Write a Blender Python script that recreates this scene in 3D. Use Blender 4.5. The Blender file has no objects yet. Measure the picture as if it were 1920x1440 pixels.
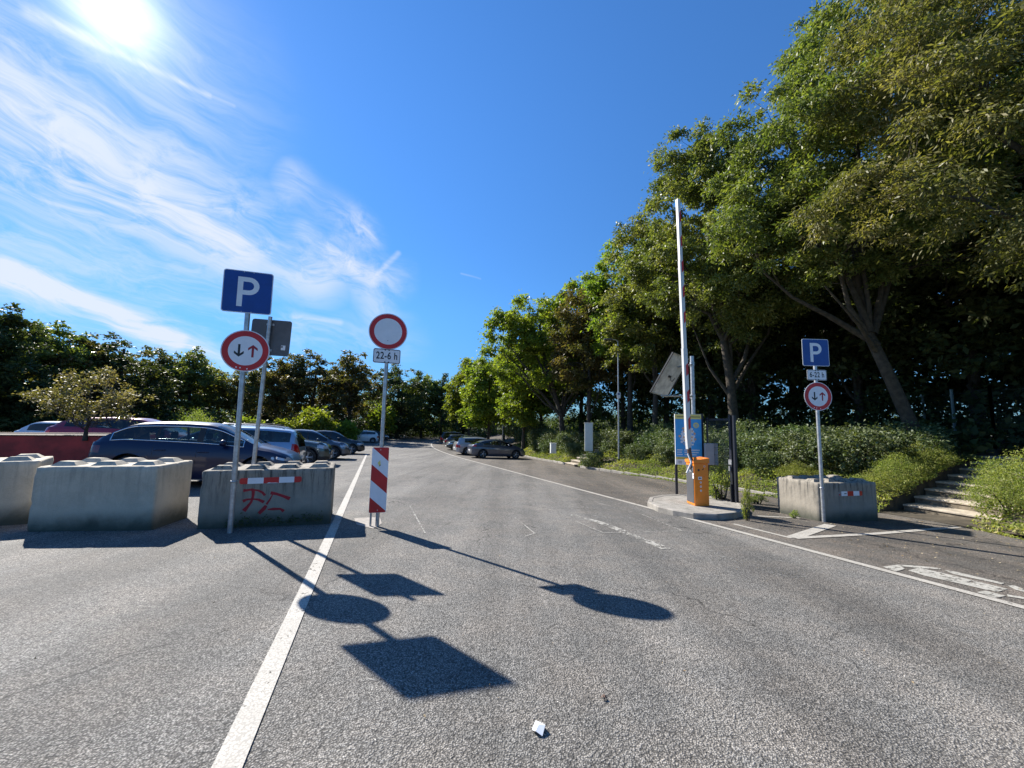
import bpy, bmesh, math, random
import numpy as np
from mathutils import Vector, Matrix, noise
R_ = math.radians
rng = np.random.default_rng(7)
random.seed(7)
scene = bpy.context.scene

# ------------------------------------------------------------------ camera
F = 720.0 / 1920.0
PITCH = math.atan(72 / 720.0)
ROLL = R_(1.15)
EYE = 1.4
cam_d = bpy.data.cameras.new("camera")
cam = bpy.data.objects.new("camera", cam_d)
scene.collection.objects.link(cam)
cam_d.sensor_width = 36.0
cam_d.lens = 36.0 * F
cam_d.clip_start = 0.05
cam_d.clip_end = 3000
CM = Matrix.Translation((0, 0, EYE)) @ Matrix.Rotation(math.pi / 2 + PITCH, 4, 'X') @ Matrix.Rotation(ROLL, 4, 'Z')
cam.matrix_world = CM
scene.camera = cam
scene.render.resolution_x, scene.render.resolution_y = 1024, 768

def ray(px, py):
    d = Vector(((px - 960) / 720.0, -(py - 720) / 720.0, -1.0))
    return (CM.to_3x3() @ d)

# ------------------------------------------------------------------ light
SUN_DIR = ray(215, 16).normalized()
SUN_EL = math.asin(SUN_DIR.z)
SUN_AZ = math.atan2(SUN_DIR.x, SUN_DIR.y)
sd = bpy.data.lights.new("sun", 'SUN')
sd.energy = 5.0
sd.angle = R_(0.5)
sd.color = (1.0, 0.95, 0.87)
sun = bpy.data.objects.new("sun", sd)
scene.collection.objects.link(sun)
sun.rotation_euler = SUN_DIR.to_track_quat('Z', 'Y').to_euler()
scene.view_settings.view_transform = 'Standard'
scene.view_settings.look = 'None'
scene.view_settings.exposure = 1.1
scene.view_settings.gamma = 1.0
scene.cycles.max_bounces = 6
scene.cycles.transparent_max_bounces = 12
scene.cycles.sample_clamp_indirect = 4.0

world = bpy.data.worlds.new("World")
scene.world = world
world.use_nodes = True
wt = world.node_tree
wt.nodes.clear()

class N:
    """tiny helper for node trees"""
    def __init__(s, t): s.t = t
    def new(s, typ, **k):
        n = s.t.nodes.new(typ)
        for a, b in k.items(): setattr(n, a, b)
        return n
    def link(s, a, b): s.t.links.new(a, b)
    def put(s, sock, v):
        if hasattr(v, 'is_output'): s.t.links.new(v, sock)
        else: sock.default_value = v
    def math(s, op, a, b=0.0, c=None, clamp=False):
        n = s.new('ShaderNodeMath', operation=op, use_clamp=clamp)
        s.put(n.inputs[0], a); s.put(n.inputs[1], b)
        if c is not None: s.put(n.inputs[2], c)
        return n.outputs[0]
    def vec(s, op, a, b=(0, 0, 0)):
        n = s.new('ShaderNodeVectorMath', operation=op)
        s.put(n.inputs[0], a)
        if op == 'SCALE': s.put(n.inputs['Scale'], b)
        elif op not in ('LENGTH', 'NORMALIZE'): s.put(n.inputs[1], b)
        return n.outputs['Value'] if op in ('LENGTH', 'DOT_PRODUCT', 'DISTANCE') else n.outputs[0]
    def noise(s, vec, scale, detail=4, rough=0.5, dist=0.0, lac=2.0):
        n = s.new('ShaderNodeTexNoise')
        if vec is not None: s.put(n.inputs['Vector'], vec)
        n.inputs['Scale'].default_value = scale
        n.inputs['Detail'].default_value = detail
        n.inputs['Roughness'].default_value = rough
        n.inputs['Distortion'].default_value = dist
        return n.outputs[0]
    def voro(s, vec, scale, feature='F1', rand=1.0):
        n = s.new('ShaderNodeTexVoronoi', feature=feature)
        if vec is not None: s.put(n.inputs['Vector'], vec)
        n.inputs['Scale'].default_value = scale
        n.inputs['Randomness'].default_value = rand
        return n
    def ramp(s, v, a, b, lo=0.0, hi=1.0, smooth=True):
        n = s.new('ShaderNodeMapRange')
        if smooth: n.interpolation_type = 'SMOOTHSTEP'
        s.put(n.inputs[0], v)
        n.inputs[1].default_value = a; n.inputs[2].default_value = b
        n.inputs[3].default_value = lo; n.inputs[4].default_value = hi
        return n.outputs[0]
    def mix(s, f, a, b, blend='MIX'):
        n = s.new('ShaderNodeMix', data_type='RGBA', blend_type=blend)
        s.put(n.inputs[0], f)
        s.put(n.inputs[6], a if hasattr(a, 'is_output') else (*a[:3], 1))
        s.put(n.inputs[7], b if hasattr(b, 'is_output') else (*b[:3], 1))
        return n.outputs[2]

w = N(wt)
tc = w.new('ShaderNodeTexCoord')
dirv = w.vec('NORMALIZE', tc.outputs['Generated'])
sky = w.new('ShaderNodeTexSky', sky_type='NISHITA')
sky.sun_disc = False
sky.sun_elevation = SUN_EL
sky.sun_rotation = SUN_AZ
sky.altitude = 100
sky.air_density = 1.0
sky.dust_density = 0.0
sky.ozone_density = 2.0
S1 = ray(80, 250).normalized(); S2 = ray(700, 520).normalized()
STK = (S2 - S1).normalized()
def stretched(v, axis, k):
    along = w.vec('DOT_PRODUCT', v, tuple(axis))
    return w.vec('SUBTRACT', v, w.vec('SCALE', w.new('ShaderNodeCombineXYZ').outputs[0] if False else _const(axis), w.math('MULTIPLY', along, k)))
def _const(a):
    n = w.new('ShaderNodeCombineXYZ')
    for i in range(3): n.inputs[i].default_value = a[i]
    return n.outputs[0]
warp = w.new('ShaderNodeTexNoise'); w.link(dirv, warp.inputs['Vector'])
warp.inputs['Scale'].default_value = 3.0; warp.inputs['Detail'].default_value = 3
wv = w.vec('SCALE', w.vec('SUBTRACT', warp.outputs['Color'], (0.5, 0.5, 0.5)), 0.19)
dw = w.vec('ADD', dirv, wv)
nA = w.noise(stretched(dw, STK, 0.84), 8.0, 8, 0.60, 0.25)
nB = w.noise(stretched(dw, STK, 0.93), 36.0, 8, 0.68, 0.5)
def band(a, b, r, wgt, src):
    A = ray(*a).normalized(); B = ray(*b).normalized()
    AB = B - A
    t = w.math('DIVIDE', w.vec('DOT_PRODUCT', w.vec('SUBTRACT', src, tuple(A)), tuple(AB)), AB.length_squared, clamp=True)
    p = w.vec('ADD', w.vec('SCALE', _const(AB), t), tuple(A))
    d = w.vec('DISTANCE', src, p)
    return w.math('MULTIPLY', w.ramp(d, 0.0, r, 1.0, 0.0), wgt)
# cirrus: broad soft bands first, then thin streaks
soft = None
for a, b, r, g in [((-40, 200), (270, 340), .21, 1.0), ((240, 330), (440, 430), .16, 1.0), ((430, 420), (620, 490), .13, .85),
                   ((600, 470), (730, 530), .09, .6), ((700, 540), (750, 600), .07, .55), ((555, 360), (690, 440), .07, .8),
                   ((0, 440), (360, 480), .15, .55), ((0, 520), (350, 630), .09, .75), ((310, 520), (440, 560), .10, .55),
                   ((560, 590), (650, 625), .06, .55), ((-60, 100), (300, 170), .24, .45), ((560, 620), (760, 640), .09, .4),
                   ((300, 640), (420, 690), .09, .35)]:
    x = band(a, b, r, g, dw)
    soft = x if soft is None else w.math('MAXIMUM', soft, x)
fib = w.math('ADD', w.math('MULTIPLY', nA, 0.54), w.math('MULTIPLY', nB, 0.46))
cl = w.math('MULTIPLY', soft, w.ramp(fib, .39, .60, .08, 1.0))
d2 = w.vec('ADD', dirv, w.vec('SCALE', w.vec('SUBTRACT', warp.outputs['Color'], (0.5, 0.5, 0.5)), 0.03))
thin = None
for a, b, r, g in [((50, 25), (200, 90), .014, .35), ((215, 97), (340, 152), .008, .30), ((340, 152), (395, 177), .007, .38), ((395, 177), (440, 197), .005, .22),
                   ((0, 505), (150, 560), .034, .75), ((150, 560), (330, 640), .030, .8), ((330, 640), (420, 670), .020, .4),
                   ((700, 524), (748, 474), .010, .30), ((570, 430), (700, 524), .03, .35), ((866, 514), (900, 523), .004, .2),
                   ((555, 590), (640, 604), .012, .3)]:
    x = band(a, b, r, g, d2)
    thin = x if thin is None else w.math('MAXIMUM', thin, x)
thin = w.math('MULTIPLY', thin, w.ramp(nB, .25, .6, .45, 1.0))
cover = w.math('MINIMUM', w.math('ADD', cl, w.math('MULTIPLY', thin, 1.25)), 1.0)
cosg = w.vec('DOT_PRODUCT', dirv, tuple(SUN_DIR))
ang = w.math('ARCCOSINE', w.math('MINIMUM', cosg, 0.99999))
g1 = w.math('EXPONENT', w.math('MULTIPLY', ang, -6.5))
g2 = w.math('EXPONENT', w.math('MULTIPLY', w.math('POWER', w.math('DIVIDE', ang, 0.048), 2.0), -1.0))
elz = w.new('ShaderNodeSeparateXYZ'); w.link(dirv, elz.inputs[0])
skyc = w.mix(1.0, sky.outputs[0], (0.50, 0.98, 1.46), 'MULTIPLY')
tint = w.mix(w.ramp(elz.outputs[2], 0.0, .30), (0.62, 0.60, 0.66), (1.0, 1.0, 1.0))
skyc = w.mix(1.0, skyc, tint, 'MULTIPLY')
skyc = w.vec('SCALE', skyc, w.ramp(elz.outputs[2], .15, .75, 1.0, 1.30))
cloud_b = w.math('ADD', 8.2, w.math('MULTIPLY', g1, 0.6))
cloudc = w.vec('SCALE', _const((0.92, 0.97, 1.05)), cloud_b)
col = w.mix(w.math('MULTIPLY', cover, 0.88), skyc, cloudc)
g3 = w.math('EXPONENT', w.math('MULTIPLY', ang, -15.0))
glow = w.math('ADD', w.math('MULTIPLY', g3, 2.4), w.math('ADD', w.math('MULTIPLY', g1, 0.8), w.math('MULTIPLY', g2, 8.0)))
col = w.vec('ADD', col, w.vec('SCALE', _const((1.0, 0.98, 0.95)), glow))
bg = w.new('ShaderNodeBackground')
w.link(col, bg.inputs['Color'])
bg.inputs['Strength'].default_value = 0.052
wo = w.new('ShaderNodeOutputWorld')
w.link(bg.outputs[0], wo.inputs[0])

# ------------------------------------------------------------------ ground shape
GA, GB = -0.01873, -0.04643
Y0, YL = 27.0, 14.0
def ysat(y): return y if y < Y0 else Y0 + YL * (1 - math.exp(-(y - Y0) / YL))
def gz(x, y): return GA * max(-60, min(40, x)) + GB * ysat(max(-30, y))
EP = (0.944, 0.331)      # across the aisle, towards the bank
LQ = (-0.331, 0.944)     # along the aisle, away from the camera
YAW = math.atan2(EP[1], EP[0])
def W(p, q): return (p * EP[0] + q * LQ[0], p * EP[1] + q * LQ[1])
def PQ(x, y): return (x * EP[0] + y * EP[1], x * LQ[0] + y * LQ[1])
def Wg(p, q, dz=0.0):
    x, y = W(p, q); return Vector((x, y, gz(x, y) + dz))
def curve(q): return 0.006 * max(0, q - 38) ** 2
KQ = [-6, 3.6, 4.7, 6.2, 8.5, 13.6, 16.3, 19.5, 24.7, 28.2, 34, 45, 60, 90]
KP = [11.0, 11.0, 11.6, 11.7, 11.5, 11.6, 11.35, 11.2, 11.9, 12.0, 12.6, 13.5, 16.5, 22]
def kerb_p(q): return float(np.interp(q, KQ, KP))
def hbank(t):
    return float(np.interp(t, [-.01, 0.0, .10, .5, 1.2, 3.0, 6.0, 9.0, 15, 40], [0, .06, .07, .22, .45, .95, 1.42, 1.6, 1.8, 2.2]))
def bz(x, y):
    p, q = PQ(x, y); k = kerb_p(q)
    if p < k: return gz(x, y)
    return gz(*W(k, q)) + hbank(p - k)
def G(px, py):
    d = ray(px, py); lo, hi = .3, 400.0
    for _ in range(50):
        m = (lo + hi) / 2; p = d * m
        if EYE + p.z > gz(p.x, p.y): lo = m
        else: hi = m
    p = d * lo; return Vector((p.x, p.y, EYE + p.z))
def at(px, py, Y):
    d = ray(px, py); t = Y / d.y
    return Vector((d.x * t, Y, EYE + d.z * t))

# ------------------------------------------------------------------ materials
def mat(name, col=(.5, .5, .5), rough=.6, metal=0.0, spec=.5, coat=0.0, var=0.0, vscale=4.0, bump=0.0, bscale=60.0, emit=None):
    m = bpy.data.materials.new(name); m.use_nodes = True
    t = m.node_tree; n = N(t); b = t.nodes['Principled BSDF']
    b.inputs['Roughness'].default_value = rough
    b.inputs['Metallic'].default_value = metal
    b.inputs['Specular IOR Level'].default_value = spec
    b.inputs['Coat Weight'].default_value = coat
    b.inputs['Coat Roughness'].default_value = .04
    tcn = n.new('ShaderNodeTexCoord')
    v = n.noise(tcn.outputs['Object'], vscale, 6, .65)
    lo = tuple(c * (1 - var) for c in col); hi = tuple(min(1, c * (1 + var)) for c in col)
    n.link(n.mix(n.ramp(v, .3, .7), lo, hi), b.inputs['Base Color'])
    if bump:
        bn = n.new('ShaderNodeBump'); bn.inputs['Strength'].default_value = bump; bn.inputs['Distance'].default_value = .01
        n.link(n.noise(tcn.outputs['Object'], bscale, 4, .6), bn.inputs['Height'])
        n.link(bn.outputs[0], b.inputs['Normal'])
    return m

def asphalt_mat(name, tone, brown, worn=0.0):
    m = bpy.data.materials.new(name); m.use_nodes = True
    t = m.node_tree; n = N(t); b = t.nodes['Principled BSDF']
    pos = n.new('ShaderNodeNewGeometry').outputs['Position']
    v = n.voro(pos, 105.0)
    v2 = n.voro(pos, 190.0)
    wn = n.noise(pos, 38.0, 4, .65)
    big = n.noise(pos, .35, 5, .6)
    mid = n.noise(pos, 2.2, 5, .65)
    stone = n.mix(.5, v.outputs['Color'], v2.outputs['Color'])
    sep = n.new('ShaderNodeSeparateColor'); n.link(stone, sep.inputs[0])
    g = n.ramp(sep.outputs[0], .15, .85, .58, 1.40, False)
    gap = n.ramp(v.outputs['Distance'], .30, .62, 1.0, .35)
    k = n.math('MULTIPLY', g, gap)
    k = n.math('MULTIPLY', k, n.ramp(wn, .32, .62, .62, 1.18))
    k = n.math('MULTIPLY', k, n.ramp(big, .3, .7, .86, 1.12))
    k = n.math('MULTIPLY', k, n.ramp(mid, .3, .7, .90, 1.08))
    base = n.mix(n.ramp(mid, .35, .68), tone, brown)
    base = n.mix(n.ramp(sep.outputs[1], .90, .97), base, (.50, .47, .42))
    # worn wheel lanes along the aisle, seams, oil spots and hairline cracks
    lane = n.new('ShaderNodeMapping'); n.link(pos, lane.inputs[0]); lane.inputs['Rotation'].default_value = (0, 0, -math.atan2(.331, .944)); lane.inputs['Scale'].default_value = (1.0, .045, 1)
    k = n.math('MULTIPLY', k, n.ramp(n.noise(lane.outputs[0], 1.1, 5, .6), .35, .65, .76, 1.16))
    ck = n.voro(n.vec('ADD', pos, n.vec('SCALE', n.new('ShaderNodeCombineXYZ').outputs[0], 1.0)), .42, 'DISTANCE_TO_EDGE')
    wob = n.new('ShaderNodeTexNoise'); n.link(pos, wob.inputs['Vector']); wob.inputs['Scale'].default_value = 3.0; wob.inputs['Detail'].default_value = 5
    n.link(n.vec('ADD', pos, n.vec('SCALE', wob.outputs['Color'], .55)), ck.inputs['Vector'])
    crack = n.math('MULTIPLY', n.ramp(ck.outputs['Distance'], .002, .007, 1.0, 0.0), n.ramp(n.noise(pos, .3, 3), .46, .54))
    k = n.math('MULTIPLY', k, n.math('SUBTRACT', 1.0, n.math('MULTIPLY', crack, .55)))
    spot = n.voro(pos, .9); k = n.math('MULTIPLY', k, n.ramp(n.math('ADD', spot.outputs['Distance'], n.math('MULTIPLY', mid, .25)), .13, .24, .80, 1.0))
    col = n.vec('SCALE', base, k)
    n.link(col, b.inputs['Base Color'])
    b.inputs['Roughness'].default_value = .82
    b.inputs['Specular IOR Level'].default_value = .35
    h = n.math('ADD', n.math('MULTIPLY', v.outputs['Distance'], -1.0), n.math('MULTIPLY', wn, 1.3))
    bn = n.new('ShaderNodeBump'); bn.inputs['Strength'].default_value = .75; bn.inputs['Distance'].default_value = .008
    n.link(h, bn.inputs['Height']); n.link(bn.outputs[0], b.inputs['Normal'])
    return m
M = {}
M['asphalt'] = asphalt_mat('asphalt', (.248, .238, .217), (.268, .245, .214))
M['asphalt_bay'] = asphalt_mat('asphalt_bay', (.180, .163, .140), (.215, .180, .145))

def paint_mat(name, col, under, thr, sc=14.0):
    m = bpy.data.materials.new(name); m.use_nodes = True
    t = m.node_tree; n = N(t); b = t.nodes['Principled BSDF']
    pos = n.new('ShaderNodeNewGeometry').outputs['Position']
    a = n.noise(pos, sc, 8, .75); v = n.voro(pos, 85.0); big = n.noise(pos, 1.6, 4, .6)
    k = n.math('ADD', n.math('MULTIPLY', a, .75), n.math('MULTIPLY', big, .25))
    msk = n.ramp(k, thr, thr + .05)
    c1 = n.mix(n.ramp(n.noise(pos, 5, 5), .3, .7), tuple(c * .82 for c in col), col)
    c1 = n.mix(n.ramp(v.outputs['Distance'], .35, .7), c1, tuple(c * .62 for c in col))
    n.link(c1, b.inputs['Base Color'])
    tr = n.new('ShaderNodeBsdfTransparent'); mx = n.new('ShaderNodeMixShader')
    n.link(msk, mx.inputs[0]); n.link(tr.outputs[0], mx.inputs[1]); n.link(b.outputs[0], mx.inputs[2])
    n.link(mx.outputs[0], t.nodes['Material Output'].inputs[0])
    b.inputs['Roughness'].default_value = .7
    bn = n.new('ShaderNodeBump'); bn.inputs['Strength'].default_value = .4; bn.inputs['Distance'].default_value = .006
    n.link(n.noise(pos, 40, 4, .6), bn.inputs['Height']); n.link(bn.outputs[0], b.inputs['Normal'])
    return m
M['paint'] = paint_mat('road_paint', (.46, .43, .375), None, .385)
M['paint_worn'] = paint_mat('road_paint_worn', (.46, .44, .385), None, .43, 16)
M['paint_faded'] = paint_mat('road_paint_faded', (.46, .44, .39), None, .465, 16)
M['paint_ghost'] = paint_mat('road_paint_ghost', (.34, .33, .30), None, .545, 22)
M['patch'] = mat('concrete_patch', (.30, .27, .24), .9, var=.2, vscale=12, bump=.5, bscale=80)

def concrete_mat(name, col, stain, dirt=.45):
    m = bpy.data.materials.new(name); m.use_nodes = True
    t = m.node_tree; n = N(t); b = t.nodes['Principled BSDF']
    tcn = n.new('ShaderNodeTexCoord'); o = tcn.outputs['Object']
    mp = n.new('ShaderNodeMapping'); n.link(o, mp.inputs[0]); mp.inputs['Scale'].default_value = (1, 1, .10)
    sepx = n.new('ShaderNodeSeparateXYZ'); n.link(o, sepx.inputs[0])
    blot = n.noise(o, 2.4, 8, .68, .3); streak = n.noise(mp.outputs[0], 16, 6, .7); fine = n.noise(o, 60, 4, .7)
    c = n.mix(n.ramp(blot, .32, .7), tuple(x * .72 for x in col), col)
    c = n.mix(n.math('MULTIPLY', n.ramp(fine, .35, .65), .25), c, tuple(x * 1.15 for x in col))
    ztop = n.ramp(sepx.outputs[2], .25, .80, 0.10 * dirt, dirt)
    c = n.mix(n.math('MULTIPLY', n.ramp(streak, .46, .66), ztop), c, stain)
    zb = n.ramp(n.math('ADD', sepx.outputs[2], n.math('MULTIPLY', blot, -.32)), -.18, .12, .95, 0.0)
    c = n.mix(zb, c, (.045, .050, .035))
    pit = n.voro(o, 22.0)
    n.link(c, b.inputs['Base Color'])
    b.inputs['Roughness'].default_value = .9
    h = n.math('ADD', n.math('MULTIPLY', n.noise(o, 7, 6, .6), 1.0), n.math('MULTIPLY', n.ramp(pit.outputs['Distance'], 0.02, .12), .25))
    bn = n.new('ShaderNodeBump'); bn.inputs['Strength'].default_value = .45; bn.inputs['Distance'].default_value = .02
    n.link(h, bn.inputs['Height']); n.link(bn.outputs[0], b.inputs['Normal'])
    return m
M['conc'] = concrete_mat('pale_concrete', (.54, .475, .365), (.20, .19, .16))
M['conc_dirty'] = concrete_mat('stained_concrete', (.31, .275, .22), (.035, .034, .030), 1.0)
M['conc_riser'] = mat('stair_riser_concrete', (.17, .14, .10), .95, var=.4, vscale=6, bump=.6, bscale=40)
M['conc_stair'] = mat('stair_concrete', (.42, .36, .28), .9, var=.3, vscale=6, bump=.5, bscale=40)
M['kerb'] = mat('kerb_concrete', (.25, .23, .20), .9, var=.25, vscale=5, bump=.4, bscale=50)

def leaf_mat(name, cols, trans=.35, rough=.45, spec=.4):
    m = bpy.data.materials.new(name); m.use_nodes = True
    t = m.node_tree; n = N(t); b = t.nodes['Principled BSDF']
    geo = n.new('ShaderNodeNewGeometry'); oi = n.new('ShaderNodeObjectInfo')
    tcn = n.new('ShaderNodeTexCoord')
    cl_ = n.noise(tcn.outputs['Object'], .55, 3, .5)
    r = n.math('ADD', n.math('MULTIPLY', geo.outputs['Random Per Island'], .55), n.math('MULTIPLY', n.ramp(cl_, .3, .7), .45))
    cr = n.new('ShaderNodeValToRGB'); n.link(r, cr.inputs[0])
    e = cr.color_ramp.elements
    e[0].position = 0; e[0].color = (*cols[0], 1); e[1].position = 1; e[1].color = (*cols[-1], 1)
    for i, c in enumerate(cols[1:-1]):
        x = e.new((i + 1) / (len(cols) - 1)); x.color = (*c, 1)
    hs = n.new('ShaderNodeHueSaturation'); n.link(cr.outputs[0], hs.inputs['Color'])
    n.link(n.ramp(oi.outputs['Random'], 0, 1, .48, .515, False), hs.inputs['Hue'])
    n.link(n.ramp(oi.outputs['Random'], 0, 1, .85, 1.15, False), hs.inputs['Value'])
    n.link(hs.outputs[0], b.inputs['Base Color'])
    b.inputs['Roughness'].default_value = rough; b.inputs['Specular IOR Level'].default_value = spec
    tl = n.new('ShaderNodeBsdfTranslucent')
    n.link(n.mix(1.0, hs.outputs[0], (1.5, 1.6, .55), 'MULTIPLY'), tl.inputs[0])
    mx = n.new('ShaderNodeMixShader'); mx.inputs[0].default_value = trans
    n.link(b.outputs[0], mx.inputs[1]); n.link(tl.outputs[0], mx.inputs[2])
    n.link(mx.outputs[0], t.nodes['Material Output'].inputs[0])
    return m
M['leaf_ash'] = leaf_mat('ash_leaves', [(.05, .07, .020), (.10, .13, .036), (.185, .205, .060), (.32, .30, .11)], .38, .48, .35)
M['leaf_olive'] = leaf_mat('olive_leaves', [(.07, .09, .028), (.14, .155, .05), (.22, .22, .085), (.33, .30, .13)], .40, .48, .30)
M['leaf_bright'] = leaf_mat('bright_leaves', [(.07, .11, .018), (.13, .18, .028), (.20, .24, .04), (.29, .30, .06)], .48, .5, .25)
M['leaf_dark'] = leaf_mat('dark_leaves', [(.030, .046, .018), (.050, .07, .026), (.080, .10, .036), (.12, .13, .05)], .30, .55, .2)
M['leaf_brown'] = leaf_mat('browning_leaves', [(.055, .07, .022), (.10, .105, .032), (.15, .125, .048), (.17, .125, .055)], .36, .5, .22)
M['leaf_shrub'] = leaf_mat('shrub_leaves', [(.040, .07, .026), (.08, .115, .045), (.15, .18, .09), (.25, .28, .17)], .24, .52, .3)
M['leaf_cover'] = leaf_mat('ground_cover_leaves', [(.10, .15, .035), (.18, .23, .055), (.28, .30, .09), (.38, .33, .14)], .36, .6, .2)
M['leaf_seed'] = leaf_mat('seed_head_leaves', [(.09, .09, .03), (.17, .15, .06), (.24, .19, .11), (.28, .20, .15)], .3, .55, .25)
M['leaf_dry'] = leaf_mat('dry_leaves', [(.12, .07, .03), (.22, .15, .07), (.36, .28, .14), (.50, .44, .28)], .05, .8)
M['bark'] = mat('bark', (.055, .045, .034), .95, var=.45, vscale=7, bump=1.0, bscale=25)
M['bark_pale'] = mat('pale_bark', (.060, .048, .034), .95, var=.4, vscale=6, bump=1.0, bscale=22)
M['soil'] = mat('soil', (.060, .048, .032), .95, var=.4, vscale=3, bump=.8, bscale=20)
M['grass'] = mat('rough_grass', (.055, .075, .02), .95, var=.4, vscale=1.5, bump=1.0, bscale=8)
M['galv'] = mat('galvanised_steel', (.42, .43, .44), .42, .75, var=.22, vscale=14, bump=.08)
M['alu'] = mat('sign_back', (.10, .105, .115), .5, .3, var=.12, vscale=6)
M['white'] = mat('sign_white', (.74, .74, .76), .45, var=.05, vscale=6)
M['plate_edge'] = mat('sign_edge', (.60, .60, .60), .45)
M['blue'] = mat('sign_blue', (.004, .045, .24), .40, var=.10, vscale=5)
M['red'] = mat('sign_red', (.50, .012, .014), .42, var=.10, vscale=6)
M['redpaint'] = mat('graffiti_red', (.34, .012, .02), .7, var=.2, vscale=30)
M['maroonarrow'] = mat('arrow_red', (.30, .008, .02), .5)
M['black'] = mat('black_paint', (.012, .012, .013), .45)
M['ink'] = mat('sign_ink', (.015, .015, .017), .5)
M['navyblack'] = mat('dark_powder_coat', (.010, .012, .020), .40)
M['orange'] = mat('orange_enamel', (.80, .22, .012), .38, var=.06, vscale=5, coat=.3)
M['darkpanel'] = mat('grey_panel', (.075, .078, .085), .45, var=.1, vscale=5)
M['armwhite'] = mat('barrier_white', (.58, .57, .55), .4, var=.05)
M['rust'] = mat('rusty_brown', (.12, .07, .05), .6, .3, var=.3, vscale=12)
M['greybox'] = mat('grey_plastic', (.30, .31, .32), .5, var=.08)
M['cabinet'] = mat('cabinet_paint', (.60, .62, .58), .5, var=.08)
M['panelback'] = mat('panel_back', (.46, .46, .42), .5, var=.3, vscale=5)
M['pv'] = mat('pv_cells', (.01, .013, .03), .12)
M['poster_blue'] = mat('poster_blue', (.05, .34, .70), .5, var=.1, vscale=3)
M['poster_yellow'] = mat('poster_yellow', (.72, .62, .18), .5)
M['poster_peach'] = mat('poster_peach', (.72, .42, .20), .5)
M['poster_white'] = mat('poster_white', (.72, .74, .74), .5)
M['greenpost'] = mat('green_grey_post', (.22, .27, .27), .5, .3)
M['wire'] = mat('dark_green_wire', (.03, .045, .045), .5, .2)
M['maroon'] = mat('maroon_steel', (.33, .024, .020), .55, var=.4, vscale=2.2, bump=.15, bscale=9)
M['paper'] = mat('crumpled_paper', (.80, .82, .84), .7)
M['tyre'] = mat('tyre_rubber', (.018, .018, .019), .8)
M['rim'] = mat('alloy_rim', (.48, .49, .51), .3, .8)
M['rim_dark'] = mat('dark_rim', (.06, .06, .065), .35, .6)
M['chrome'] = mat('bright_trim', (.75, .77, .80), .15, 1.0)
M['plastic'] = mat('black_trim', (.02, .02, .022), .55)
M['interior'] = mat('car_interior', (.02, .02, .022), .8)
M['tail'] = mat('tail_lamp', (.42, .008, .012), .12, coat=1.0)
M['tail_dark'] = mat('dark_tail_lamp', (.12, .012, .020), .12, coat=1.0)
M['lamp'] = mat('headlamp', (.50, .52, .55), .08, .3, coat=1.0)
M['plate'] = mat('number_plate_white', (.6, .6, .6), .5)

def glass_mat(name, tint, tr):
    m = bpy.data.materials.new(name); m.use_nodes = True
    t = m.node_tree; n = N(t); t.nodes.remove(t.nodes['Principled BSDF'])
    tb = n.new('ShaderNodeBsdfTransparent'); tb.inputs[0].default_value = (tint[0] * tr, tint[1] * tr, tint[2] * tr, 1)
    gl = n.new('ShaderNodeBsdfGlossy'); gl.inputs['Roughness'].default_value = .02
    fr = n.new('ShaderNodeFresnel'); fr.inputs[0].default_value = 1.6
    f = n.math('ADD', n.math('MULTIPLY', fr.outputs[0], .95), .03)
    mx = n.new('ShaderNodeMixShader'); n.link(f, mx.inputs[0]); n.link(tb.outputs[0], mx.inputs[1]); n.link(gl.outputs[0], mx.inputs[2])
    n.link(mx.outputs[0], t.nodes['Material Output'].inputs[0])
    return m
M['glass'] = glass_mat('car_glass', (.85, 1.0, .97), .55)
M['glass_dark'] = glass_mat('tinted_glass', (.8, .9, 1.0), .10)

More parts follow.
